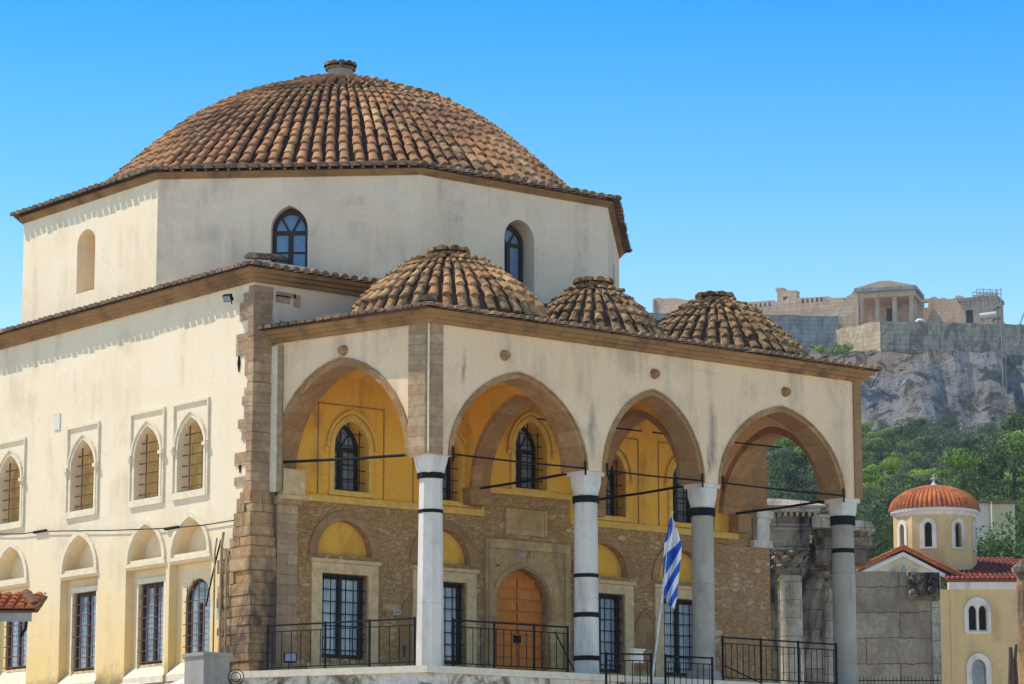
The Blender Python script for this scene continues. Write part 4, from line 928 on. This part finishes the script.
# gabled arm
y0 = -2.3; zg, ze = gz(552), gz(567)
b = MB(); b.slab(Fr((0, y0, 0), (1, 0, 0), (0, -1, 0)), [(gx(866), 0), (gx(866), ze), (gx(903), zg), (gx(939), ze-.25), (gx(939), 0)], [], -1.6, 0); b.build('gable_wall', M['chpale'], t)
fg = Fr((0, y0, 0), (1, 0, 0), (0, -1, 0))
for xx in (893, 903, 913):
    b = MB(); b.strip(fg, arch(gx(xx), .19, gz(577), gz(571), gz(566 if xx != 903 else 563), 0), arch(gx(xx), .12, gz(577), gz(571), gz(568 if xx != 903 else 565), 0), .003, .05); w = b.build('window', M['chwall'], t)
    b = MB(); b.slab(fg, arch(gx(xx), .12, gz(577), gz(571), gz(568 if xx != 903 else 565), 0), [], .004, .012); b.build('pane', M['glass'], w)
for sgn, xe, zz_ in ((-1, 858, gz(570)), (1, 962, gz(579))):   # two tiled slopes
    b = MB(); A, Bp = V((gx(903), 0, zg+.12)), V((gx(xe), 0, zz_)); d = (Bp-A); nn = V((-d.z, 0, d.x)).normalized(); nn = nn if nn.z > 0 else -nn
    b.hexa([A+V((0, y0-.25, -.05)), Bp+V((0, y0-.25, -.05)), Bp+V((0, -.6, -.05)), A+V((0, -.6, -.05)), A+V((0, y0-.25, .05)), Bp+V((0, y0-.25, .05)), Bp+V((0, -.6, .05)), A+V((0, -.6, .05))], 0, .4)
    for k in range(9):
        for j in range(4):
            p = Bp+V((0, y0-.2+k*.2, .05)); du = (A-Bp)/4; b.tile(p+du*j, p+du*(j+1.15), V((0, 1, 0)), nn, .09, .08, random.random())
    b.build('tiled_roof', M['chtile'], t)
b = MB(); A, Bp = V((gx(903), y0-.03, zg-.03)), V((gx(860), y0-.03, gz(573))); C_ = V((gx(948), y0-.03, gz(577)))
for p, q in ((A, Bp), (A, C_)):
    up = V((0, 0, .16)); b.hexa([p-up, q-up, q-up+V((0, -.12, 0)), p-up+V((0, -.12, 0)), p, q, q+V((0, -.12, 0)), p+V((0, -.12, 0))])
b.build('raking_cornice', M['chwhite'], t)
# right wing
y1 = -2.9; fw = Fr((0, y1, 0), (1, 0, 0), (0, -1, 0))
x0, x1 = wx(948), wx(1030); ztop = wz(590); cw = wx(974); cl = wx(974)
wins = [arch(cw+s*.19, .145, wz(630), wz(612), wz(606), 0) for s in (-1, 1)]+[arch(cl, .27, wz(700), wz(668), wz(659), 0)]
b = MB(); b.slab(fw, [(x0, 0), (x0, ztop), (x1, ztop), (x1, 0)], wins, -.4, 0); b.box((x0+.005, y1+.41, 0), (x1, 2.5, ztop)); b.build('wing_wall', M['chwall'], t)
b = MB(); b.strip(fw, arch(cw, .50, wz(632), wz(611), wz(598), 0), arch(cw, .36, wz(632), wz(611), wz(602), 0), .003, .08); b.slab(fw, arch(cw, .36, wz(632), wz(611), wz(602), 0), [arch(cw+s*.19, .146, wz(631), wz(612), wz(606)-.004, 0) for s in (-1, 1)], .003, .05); b.bar(fw, cw-.46, cw+.46, wz(634), wz(632)-.002, .003, .09)
w = b.build('window', M['chwhite'], t)
b = MB(); b.bar(fw, cw-.36, cw+.36, wz(632), wz(605), -.3, -.22); b.build('pane', M['dark'], w)
b = MB(); b.strip(fw, arch(cl, .47, wz(700), wz(668), wz(653), 0), arch(cl, .272, wz(700), wz(668), wz(659), 0), .003, .08); w = b.build('window', M['chwhite'], t)
b = MB(); b.bar(fw, cl-.3, cl+.3, wz(700), wz(657), -.3, -.22); b.build('pane', M['glass'], w)
b = MB(); b.bar(fw, x0-.06, x1, ztop-.02, wz(583), -.3, .10); b.build('cornice', M['chwhite'], t)
b = MB(); b.bar(fw, wx(938), x0-.002, 0, wz(590), -.6, -.05); b.build('wall_return', M['chwall'], t)
b = MB(); zl, zh_ = wz(583)+.02, wz(568)+.25
b.hexa([(x0-.12, y1-.2, zl), (x1, y1-.2, zl), (x1, .2, zh_-.1), (x0-.12, .2, zh_-.1), (x0-.12, y1-.2, zl+.06), (x1, y1-.2, zl+.06), (x1, .2, zh_), (x0-.12, .2, zh_)], 0, .5)
nn = V((0, -(zh_-zl), 3.1)).normalized()
for k in range(17):
    for j in range(6):
        p = V((x0-.04+k*.19, y1-.18+j*.52, zl+.07+j*.52*(zh_-zl)/3.1)); b.tile(p, p+V((0, .58, .58*(zh_-zl)/3.1)), V((1, 0, 0)), nn, .085, .075, random.random())
b.build('tiled_roof', M['chtile2'], t)
b = MB(); z = wz(557)
b.hexa([(wx(962), .21, zh_-.2), (x1+1, .21, zh_-.2), (x1+1, 2.6, z+.2), (wx(972), 2.6, z+.2), (wx(962), .21, zh_+.05), (x1+1, .21, zh_+.05), (x1+1, 2.6, z+.45), (wx(972), 2.6, z+.45)], 0, .2)
for k in range(15):
    for j in range(5):
        p = V((wx(964)+k*.19, .23+j*.48, zh_+.06+j*.48*(z+.4-zh_)/2.4)); b.tile(p, p+V((0, .54, .54*(z+.4-zh_)/2.4)), V((1, 0, 0)), V((0, -.2, .98)), .085, .075, random.random())
b.build('tiled_roof', M['chtile2'], t)
t, fx, fz = local('house', 'plain pale house with a thin tiled roof edge behind the church dome', 'house', 990, 515, 150, -2)
b = MB(); b.box((fx(968), 0, 0), (fx(990), 5, fz(503))); b.build('wall', M['chwhite'], t)
b = MB(); b.box((fx(990)+.003, -.6, 0), (fx(1013), 5, fz(505))); b.build('wall', plaster('pale_yellow_plaster', (.62, .52, .32), (.66, .56, .36), (.4, .33, .2), .3), t)
b = MB(); b.box((fx(967), -.2, fz(503)+.003), (fx(990), 5.2, fz(501))); b.box((fx(990)+.003, -.8, fz(505)+.003), (fx(1015), 5.2, fz(502))); b.build('roof', M['eave'], t)

# ---- slope below the citadel
def hn(x, y, s=1.0, o=4):
    from mathutils import noise as N
    return sum(N.noise(V((x*s*2**k, y*s*2**k, 3.7*k)))/2**k for k in range(o))
PROF = [(112, -5.7), (126, 2), (150, 8), (205, 18), (260, 27), (330, 38), (400, 49), (440, 55)]
def terr(Z):
    for (a, ha), (b_, hb) in zip(PROF, PROF[1:]):
        if Z <= b_: return ha+(hb-ha)*max(0, Z-a)/(b_-a)
    return PROF[-1][1]
def gp(px, Z):   # ground point under a pixel column at depth Z
    p = at(px, 600, Z); p.z = terr(Z); return p
t_ = NT('hill_scrub', .97, .1)
c_ = t_.ramp(t_.noise(.12, 8, .7), [(.35, (.035, .05, .018)), (.5, (.07, .085, .03)), (.62, (.20, .165, .10)), (.75, (.30, .26, .19))])
t_.col(c_).bump(t_.noise(.6, 6), .5, .4); M['hill'] = t_.m
b = MB(); nx, nz = 120, 60; vs = []
for j in range(nz+1):
    Z = 112+(450-112)*j/nz
    for i in range(nx+1):
        lat = -200+440*i/nx; p = CP+VH*Z+CR*lat; h = terr(Z)
        p.z = h+hn(p.x, p.y, .05)*1.6*min(1, (Z-112)/40); vs.append(p)
b.add(vs, [(j*(nx+1)+i, j*(nx+1)+i+1, (j+1)*(nx+1)+i+1, (j+1)*(nx+1)+i) for j in range(nz) for i in range(nx)])
o = b.build('hillside', M['hill'], smooth=True); o['kind'] = 'structure'
# cliff
t_ = NT('citadel_rock', .96, .1)
n1 = t_.noise(.09, 9, .72, dist=1.0); n2 = t_.noise(.55, 9, .78, t_.map((1, 1, .2)))
c_ = t_.ramp(t_.math('ADD', t_.math('MULTIPLY', n1, .5), t_.math('MULTIPLY', n2, .5)), [(.36, (.09, .10, .115)), (.45, (.22, .23, .25)), (.53, (.35, .345, .335)), (.66, (.50, .46, .41))])
c_ = t_.mix(t_.ramp(t_.noise(.06, 6, .65, dist=.8), [(.48, 0), (.60, .8)]), c_, (.40, .285, .19))
c_ = t_.mix(t_.ramp(t_.noise(.11, 7, .75, dist=1.5), [(.52, 0), (.58, .85)]), c_, (.045, .062, .032))
c_ = t_.mix(t_.ramp(n2, [(.38, .85), (.47, 0)]), c_, (.06, .066, .08))
t_.col(c_).bump(t_.math('ADD', t_.noise(.35, 9, .8), t_.noise(1.2, 6, .7)), 1.0, 1.2); M['rock'] = t_.m
zc0, zc1 = 50.0, zat(352, 478)
b = MB(); nx, nz = 330, 46; vs = []
for j in range(nz+1):
    w = j/nz; z = zc0+(zc1-zc0)*w
    for i in range(nx+1):
        lat = -130+313*i/nx
        dep = 440+30*w**.8
        x_, z_ = lat*.07, z*.05
        r1 = hn(x_, z_*.25, 1, 5); r2 = abs(hn(lat*.13+7, z*.016, 1, 5)); step = math.floor(lat/7+hn(lat*.05, z*.03, 1, 3)*1.5)
        dep += 3.2*r1-3.4*r2+((step*7919) % 5)*.7; dep = min(dep, 472)
        p = CP+VH*dep+CR*lat; p.z = z+hn(x_*2, z_*2+9, 1, 3)*1.5; vs.append(p)
b.add(vs, [(j*(nx+1)+i, j*(nx+1)+i+1, (j+1)*(nx+1)+i+1, (j+1)*(nx+1)+i) for j in range(nz) for i in range(nx)])
o = b.build('cliff', M['rock'], smooth=False); o['kind'] = 'structure'
b = MB(); pl = [CP+VH*Z+CR*l for Z, l in ((474, -135), (474, 185), (900, 240), (900, -200))]
b.add([(p.x, p.y, zat(352, 478)-.2) for p in pl], [(0, 1, 2, 3)]); o = b.build('plateau', M['hill']); o['kind'] = 'structure'

# ---- ramparts and temples on the rock
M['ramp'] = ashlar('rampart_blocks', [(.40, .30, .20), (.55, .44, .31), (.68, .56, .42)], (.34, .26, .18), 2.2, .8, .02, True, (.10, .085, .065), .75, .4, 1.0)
M['ramplit'] = ashlar('sunlit_rampart_blocks', [(.56, .40, .22), (.70, .53, .32), (.78, .62, .42)], (.42, .32, .2), 1.8, .7, .02, True, (.25, .17, .1), .5, .4, 1.0)  # rampart stone made lighter and warmer, sunlight put into the colour
M['rampgrey'] = ashlar('grey_rampart_blocks', [(.34, .33, .30), (.42, .40, .37), (.50, .48, .44)], (.30, .28, .26), 2.0, .7, .02, True, (.13, .12, .11), .6, .3, 1.0)
M['temple'] = ashlar('honey_marble', [(.64, .42, .26), (.74, .52, .34), (.80, .60, .42)], (.50, .33, .2), 2.4, .6, .02, True, (.36, .25, .16), .5, .2, .8)
ZR = 478
def ragged(x0, x1, n, y0, amp):
    return [(x0+(x1-x0)*i/n, y0+random.uniform(-amp, amp)) for i in range(n+1)]
t, fx, fz = local('rampart', 'long brown citadel rampart above the cliff right of the sunlit bastion', 'rampart', 880, 322, ZR, zat(360, ZR), math.radians(8))
zt_, k = fz(321), ZR/FPX
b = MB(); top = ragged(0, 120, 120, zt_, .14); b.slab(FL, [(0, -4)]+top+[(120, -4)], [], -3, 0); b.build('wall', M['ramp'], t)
b = MB()
for q in range(30): x = random.uniform(0, 30); b.box((x, -.25, random.uniform(0, zt_-1)), (x+random.uniform(.6, 2), 0.02, random.uniform(zt_-1, zt_-.8))) if 0 else None
b.bar(FL, 0, 120, 1.0, 1.5, .003, .35); b.build('footing', M['ramp'], t)
t, fx, fz = local('rampart', 'sunlit stone bastion below the temple porch', 'rampart', 880, 322, ZR, zat(362, ZR), math.radians(-50))
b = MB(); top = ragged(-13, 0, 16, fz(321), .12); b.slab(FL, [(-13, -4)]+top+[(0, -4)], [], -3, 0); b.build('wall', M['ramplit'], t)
t, fx, fz = local('rampart', 'grey citadel rampart with built-in column drums left of the sunlit bastion', 'rampart', 835, 318, ZR+8, zat(366, ZR), math.radians(6))
b = MB(); top = ragged(-40, .6, 40, fz(316), .15); b.slab(FL, [(-40, -6)]+top+[(.6, -6)], [], -3, 0); b.build('wall', M['rampgrey'], t)
for q in range(7):
    b = MB(); x = -2.3-q*1.45; c = FL.p(x, fz(345), 0); b.tube([c, c+V((0, -.3, 0))], .55, 12); b.build('column_drum', M['rampgrey'], t)
# temple porch
t, fx, fz = local('temple', 'small ancient temple with a four column porch on the citadel', 'temple', 886, 322, ZR+8, zat(321, ZR), math.radians(-16))
b = MB(); b.box((fx(858), -.2, -1), (fx(916), 9, .15)); b.build('base', M['temple'], t)
for x in (861, 877.2, 894.6, 911.5):
    b = MB(); b.lathe((fx(x), .5, 0), [(.50, .15), (.45, .3), (.38, fz(300)), (.40, fz(298)), (.52, fz(296.5))], 14); b.build('column', M['temple'], t, smooth=True)
for x in (861, 911.5):
    b = MB(); b.lathe((fx(x), 4.2, 0), [(.46, .15), (.38, fz(298)), (.5, fz(296.5))], 12); b.build('column', M['temple'], t, smooth=True)
b = MB(); b.box((fx(857), 0, fz(296.4)), (fx(915.5), 8, fz(290.5))); b.build('architrave', M['temple'], t)
b = MB(); b.box((fx(855), -.5, fz(290.3)), (fx(917.5), 8.3, fz(286.2))); b.build('frieze', M['rampgrey'], t)
b = MB(); w0, w1 = fx(855), fx(917.5); zc_ = fz(286.2)+.003
b.add([(w0, -.5, zc_), (w1, -.5, zc_), ((w0+w1)/2+.6, -.4, fz(279.8)), ((w0+w1)/2-.9, -.4, fz(279.8)), (w0, 8, zc_), (w1, 8, zc_), ((w0+w1)/2+.6, 8, fz(279.8)), ((w0+w1)/2-.9, 8, fz(279.8))], [(0, 1, 2, 3), (4, 7, 6, 5), (0, 3, 7, 4), (1, 5, 6, 2), (3, 2, 6, 7)]); b.build('roof', M['temple'], t)
b = MB(); b.box((fx(857), 7.0, 0), (fx(916), 7.9, fz(296.5))); b.build('back_wall', M['temple'], t)
b = MB(); b.box((fx(880), 6.9, .15), (fx(891), 6.99, fz(300))); b.build('doorway', M['dark'], t)  # dark slab painted for the shaded doorway
t, fx, fz = local('ruined_wall', 'sloping broken marble wall left of the temple porch', 'ruin', 840, 322, ZR+10, zat(321, ZR), math.radians(-20))
b = MB(); b.slab(FL, [(fx(812), -1), (fx(812), fz(312)), (fx(823), fz(311)), (fx(824), fz(308)), (fx(836), fz(307)), (fx(838), fz(303)), (fx(845), fz(301)), (fx(847), fz(296)), (fx(852), fz(294)), (fx(854), fz(291)), (fx(859), fz(291)), (fx(859), -1)], [], -1.2, 0); b.build('wall', M['temple'], t)
t, fx, fz = local('ruined_wall', 'long low marble wall between the temple and the scaffolding', 'ruin', 940, 322, ZR+14, zat(322, ZR), math.radians(-26))
pts = [(fx(912), -1)]
for x, y in ((912, 299), (919, 299), (921, 296), (928, 297), (935, 295), (939, 298), (945, 297), (947, 299), (955, 299), (958, 296), (964, 297), (966, 299), (982, 299)): pts.append((fx(x), fz(y)))
b = MB(); b.slab(FL, pts+[(fx(982), -1)], [[(fx(922), fz(306)), (fx(922), fz(300)), (fx(928), fz(300)), (fx(928), fz(306))]], -1, 0); b.build('wall', M['temple'], t)
t, fx, fz = local('ruined_building', 'blocky temple remains inside the scaffolding on the citadel', 'ruin', 980, 322, ZR+10, zat(322, ZR), math.radians(-20))
b = MB(); b.box((fx(961), 0, -1), (fx(998), 5, fz(300))); b.build('wall', M['temple'], t)
b = MB(); b.box((fx(958), -.35, fz(300)+.003), (fx(999), 5.2, fz(296.5))); b.build('cornice', M['rampgrey'], t)
b = MB(); b.box((fx(966), -.02, .0), (fx(974), .2, fz(309))); b.build('opening', M['dark'], t)  # dark block on the solid wall, painted shade of an opening
b = MB(); b.box((fx(974), .5, fz(296.5)+.003), (fx(996), 4, fz(293))); b.build('top_blocks', M['temple'], t)
t, fx, fz = local('scaffolding', 'grey steel scaffolding frame at the end of the citadel temples', 'scaffold', 990, 322, ZR+6, zat(323, ZR), math.radians(6))
for x, y_, y1_ in ((976, 289, 322), (983, 288, 322), (990, 288, 322), (996, 288, 322), (1001, 287, 322)):
    for d_ in (0, 2.2):
        b = MB(); b.tube([(fx(x), d_-.6, 0), (fx(x), d_-.6, fz(y_))], .07, 5); b.build('pole', M['concrete'], t)
for y_ in (289.5, 293.5, 303, 312):
    for d_ in (0, 2.2):
        b = MB(); b.tube([(fx(976 if y_ < 295 else 995), d_-.6, fz(y_)), (fx(1002), d_-.6, fz(y_))], .06, 5); b.build('rail', M['concrete'], t)
for y_ in (307, 318): b = MB(); b.box((fx(995), -.7, fz(y_)), (fx(1002), 1.8, fz(y_-1))); b.build('platform', M['concrete'], t)
t, fx, fz = local('ruined_wall', 'ruined citadel wall with a square tower stub and a row of small piers', 'ruin', 790, 318, ZR+20, zat(318, ZR+20), math.radians(-28))
pts = [(fx(700), -3), (fx(700), fz(306))]
for x, y in ((735, 305), (738, 300), (743, 300), (744, 297.5), (772, 298), (773, 300), (776.5, 300), (776.5, 289), (775, 289), (775, 285.5), (783, 286), (784, 289), (797, 290), (797, 298), (832, 299.5), (833, 301), (848, 302)): pts.append((fx(x), fz(y)))
b = MB(); b.slab(FL, pts+[(fx(848), -3)], [[(fx(783), fz(299)), (fx(783), fz(295.5)), (fx(788), fz(295.5)), (fx(788), fz(299))]]+[[(fx(x), fz(304)), (fx(x), fz(300)), (fx(x+2.2), fz(300)), (fx(x+2.2), fz(304))] for x in (747, 752, 757, 762, 767, 803, 808, 813, 818, 823)], -1.5, 0); b.build('wall', M['temple'], t)
t, fx, fz = local('ruined_building', 'pale pink block of ancient masonry seen left of the third porch dome', 'ruin', 670, 322, ZR+20, zat(330, ZR+20), math.radians(-30))
b = MB(); b.slab(FL, [(fx(652), -4), (fx(652), fz(297)), (fx(653), fz(295.5)), (fx(658), fz(295.5)), (fx(659), fz(297)), (fx(674), fz(297.5)), (fx(690), fz(301)), (fx(715), fz(305)), (fx(715), -4)], [], -6, 0); b.build('wall', M['temple'], t)
b = MB(); b.bar(FL, fx(651.5), fx(653.5), -4, fz(297), -.5, .3); b.build('pilaster', M['temple'], t)
t, fx, fz = local('tent', 'white and blue tarpaulin beside the temple porch', 'tarpaulin', 920, 321, ZR+2, zat(322, ZR))
b = MB(); b.lathe((0, 0, 0), [(.9, 0), (.8, .5), (.45, .85), (.05, .95)], 10); b.build('cover', M['chwhite'], t)
b = MB(); b.box((-.45, -.86, .0), (.4, -.6, .45)); b.build('opening', M['skyglass'], t)
t, fx, fz = local('water_tank', 'light grey tank lying on the rampart below the scaffolding', 'tank', 988, 320, ZR-1, zat(321, ZR), math.radians(-10))
b = MB(); b.tube([(-1.3, 0, .55), (-1.1, 0, .55), (1.1, 0, .75), (1.3, 0, .75)], .55, 12); b.build('tank', M['chwhite'], t, smooth=True)
for x_ in (-.9, .6): b = MB(); b.box((x_, -.3, -.3), (x_+.3, .3, .25)); b.build('stand', M['concrete'], t)
t, fx, fz = local('hoist', 'thin pale hoist mast running down the rampart under the scaffolding', 'hoist', 1003, 322, ZR-6, zat(470, ZR-40))
for d_ in (-.25, .25):
    b = MB(); b.tube([(d_, 0, 0), (d_, 0, fz(322))], .09, 5); b.build('mast_rail', M['concrete'], t)
b = MB()
for q in range(26): b.tube([(-.25, 0, fz(322)-.3-q*.9), (.25, 0, fz(322)-.75-q*.9)], .05, 4)
b.build('bracing', M['concrete'], t)
t, fx, fz = local('crane', 'thin slanted crane jib at the right edge above the rampart', 'crane', 1018, 321, ZR+6, zat(322, ZR))
b = MB(); b.tube([(0, 0, 0), (1.2, 0, 3.0), (2.5, 0, 5.2)], .12, 5); b.build('jib', M['concrete'], t)
b = MB(); b.box((-.5, -.5, -.6), (.5, .5, .1)); b.build('base', M['concrete'], t)

# ================================================================== trees
def leafmat(name, cs):
    t = NT(name, .7, .25); a = t.n('Attribute', attribute_name='tint').outputs['Fac']
    c = t.ramp(a, [(i/(len(cs)-1), c) for i, c in enumerate(cs)]); t.col(c)
    tl = t.n('BsdfTranslucent', {'Color': c}); mx = t.n('MixShader', {0: .4, 1: t.b.outputs[0], 2: tl.outputs[0]})
    t.t.links.new(mx.outputs[0], t.t.nodes['Material Output'].inputs[0])
    return t.m
M['pine'] = leafmat('pine_leaves', [(.08, .15, .02), (.24, .36, .05), (.42, .52, .09)])
M['dk'] = leafmat('dark_leaves', [(.03, .06, .02), (.075, .13, .035), (.14, .21, .055)])
M['olive'] = leafmat('olive_leaves', [(.06, .095, .05), (.12, .165, .085), (.20, .24, .13)])
M['bark'] = plain('bark', (.10, .07, .05), .9, .1)
def crown_mesh(R, H, nc, nl, ls, flat=.6, shape='round'):
    b = MB()
    for c in range(nc):
        while True:
            x, y, z = (random.uniform(-1, 1) for _ in range(3))
            if .25 < x*x+y*y+z*z < 1: break
        if shape == 'cone': s = .25+.75*(1-(z+1)/2); x *= s; y *= s
        cc = V((x*R, y*R, H*.6+z*H*.42)); cr = R*random.choice((.2, .3, .42, .5)); tn = random.random()
        for l in range(nl):
            d = V((random.gauss(0, 1), random.gauss(0, 1), random.gauss(0, 1))).normalized()*random.uniform(.55, 1)**.5*cr
            d.z *= flat
            p = cc+d; n = (d.normalized()+V((random.gauss(0, .5), random.gauss(0, .5), random.gauss(0, .5)+.3))).normalized()
            u = n.orthogonal().normalized(); w = n.cross(u); a = random.uniform(0, 6.28); u, w = u*math.cos(a)+w*math.sin(a), w*math.cos(a)-u*math.sin(a)
            s = ls*random.uniform(.6, 1.3)
            b.add([p-u*s, p-w*s*.55, p+u*s, p+w*s*.55], [(0, 1, 2, 3)], 0, min(1, max(0, tn*.6+random.random()*.4)))
    return b
PROTO = {}
def trunk_mesh(H, r, R):
    b = MB(); b.tube([(0, 0, -1.5), (.1, .05, H*.2), (-.05, .1, H*.45), (.1, 0, H*.75)], r, 8, r2=r*.35)
    for k in range(6):
        a = k*1.05+.3; b.tube([(0, .05, H*(.28+.06*k)), (math.cos(a)*R*.35, math.sin(a)*R*.35, H*(.42+.06*k)), (math.cos(a)*R*.7, math.sin(a)*R*.7, H*(.52+.06*k))], r*.4, 5, r2=r*.12)
    return b
KINDS = {'pine_tree': [(3.4, 8, 24, 200, .16, .42, 'round', 'pine'), (3.0, 9, 22, 200, .16, .38, 'round', 'pine')],
         'oak_tree': [(3.6, 8, 30, 190, .16, .65, 'round', 'dk'), (3.2, 7, 28, 190, .15, .7, 'round', 'dk')],
         'olive_tree': [(3.8, 8, 30, 190, .14, .62, 'round', 'olive')],
         'bay_tree': [(2.6, 6.5, 60, 190, .085, .8, 'round', 'dk')],
         'cypress_tree': [(1.3, 11, 46, 60, .14, 1.1, 'cone', 'dk')]}
def tree(kind, var, px, pytop, Z, label, group=None, w=1.0):
    key = (kind, var); g_ = gp(px, Z); H = KINDS[kind][var][1]; s = max(.3, (zat(pytop, Z)-g_.z)/(H*1.02))
    if key not in PROTO:
        R, H, nc, nl, ls, fl, sh, mt = KINDS[kind][var]
        t = thing(kind, label, 'tree', (0, 0, 0), 0, group)
        cr_ = crown_mesh(R, H, nc, nl, ls, fl, sh).build('crown', M[mt], t, flat=True); tr_ = trunk_mesh(H, .22, R).build('trunk', M['bark'], t)
        PROTO[key] = (t, [cr_, tr_])
    else:
        t0, ch = PROTO[key]; t = t0.copy(); COL.objects.link(t)
        for c in ch: d = c.copy(); COL.objects.link(d); d.parent = t
        t['label'] = label
        if 'group' in t: del t['group']
        if group: t['group'] = group
    t.location = g_; t.rotation_euler = (0, 0, random.uniform(0, 6.28)); t.scale = (s*w, s*w, s)
    return t
tree('pine_tree', 0, 800, 432, 235, 'bright green pine filling the middle of the rightmost arch opening', w=1.0)
tree('pine_tree', 1, 778, 446, 215, 'bright green pine at the left side of the rightmost arch opening')
tree('oak_tree', 0, 822, 452, 250, 'dark green tree at the right side of the rightmost arch opening', w=1.1)
tree('pine_tree', 1, 884, 448, 205, 'tall bright green pine just right of the last porch column', w=.8)
tree('pine_tree', 0, 872, 470, 190, 'low bright green pine touching the last porch column')
tree('bay_tree', 0, 868, 508, 150, 'rounded dark tree between the block wall and the church dome')
tree('oak_tree', 0, 915, 426, 300, 'dark tree at the foot of the cliff above the church dome', w=1.2)
tree('olive_tree', 0, 958, 446, 270, 'grey green tree above and right of the church cross')
tree('pine_tree', 0, 918, 470, 215, 'small bright pine behind the church cross', w=.9)
tree('pine_tree', 1, 950, 473, 200, 'bright pine right behind the church dome')
tree('cypress_tree', 0, 969, 436, 240, 'slim dark cypress above the pale house')
tree('olive_tree', 0, 1000, 420, 235, 'large grey green tree in front of the cliff at the right edge', w=1.1)
tree('oak_tree', 1, 1016, 440, 190, 'large dark green tree above the pale house at the right edge', w=1.1)
tree('oak_tree', 0, 985, 470, 180, 'dense dark tree directly behind the pale house')
tree('bay_tree', 0, 1002, 522, 128, 'dark bushy tree beside the church roof in front of the pale house')
tree('bay_tree', 0, 975, 533, 131, 'dark bushy tree between the church drum and the pale house')
GRP = 'trees covering the slope below the citadel'
rs = random.Random(5)
spots = []
for Z in (160, 185, 210, 235, 260, 290, 320, 350, 380, 410, 432):
    px = 655+rs.uniform(0, 20)
    while px < 1230:
        spots.append((px, Z)); px += rs.uniform(.7, 1.3)*6.5*FPX/Z*.85
for px, Z in spots:
    kd = rs.choice(['oak_tree', 'pine_tree', 'pine_tree', 'olive_tree', 'oak_tree']); vr = rs.randrange(len(KINDS[kd]))
    g_ = gp(px, Z); h = rs.uniform(3.6, 8.2)*(.8 if Z > 380 else 1)
    py = 342-FPX*((g_+V((0, 0, h))-CP).dot(CU))/((g_+V((0, 0, h))-CP).dot(CF))
    tree(kd, vr, px, py, Z, 'leafy tree in the wood that covers the slope below the citadel', GRP)
for px, py, Z, lb in ((844, 351, ZR-6, 'small green bush on the rock ledge above the porch roof corner'), (823, 353, ZR+2, 'small green bush at the foot of the grey rampart')):
    p = at(px, py+9, Z)
    t = thing('bush', lb, 'bush', p, 0); b = crown_mesh(2.2, 2.6, 16, 40, .28, .8); b.build('leaves', M['pine'], t, flat=True)
    b = MB(); b.tube([(0, 0, -1), (0, 0, 1.2)], .1, 6); b.build('stem', M['bark'], t)
# dead tree trunk by the yellow wing
t, fx, fz = local('bare_tree', 'dark bare forked tree trunk in front of the yellow church wing', 'tree', 1011, 665, 96)
b = MB(); b.tube([(0, 0, 0), (.02, 0, 5), (-.03, 0, fz(684)), (0, 0, fz(662)), (.0, 0, fz(647))], .13, 7, r2=.06); b.tube([(.02, .1, 5), (.16, .12, fz(680)), (.14, .1, fz(660)), (.2, .1, fz(644))], .1, 7, r2=.045); b.build('trunk', M['bark'], t)

# ================================================================== air
hz = NT('haze_air'); hz.t.nodes.remove(hz.b)
pv = hz.n('VolumePrincipled', {'Color': (.80, .88, 1.0, 1), 'Density': .00022, 'Anisotropy': .2}); hz.t.links.new(pv.outputs[0], hz.t.nodes['Material Output'].inputs['Volume'])
b = MB(); c0 = CP+VH*400; P = [c0+CR*a+VH*d for a, d in ((-560, -470), (560, -470), (560, 560), (-560, 560))]
b.prism([(p.x, p.y) for p in P], -6.6, 125); o = b.build('haze', hz.m); o['kind'] = 'stuff'
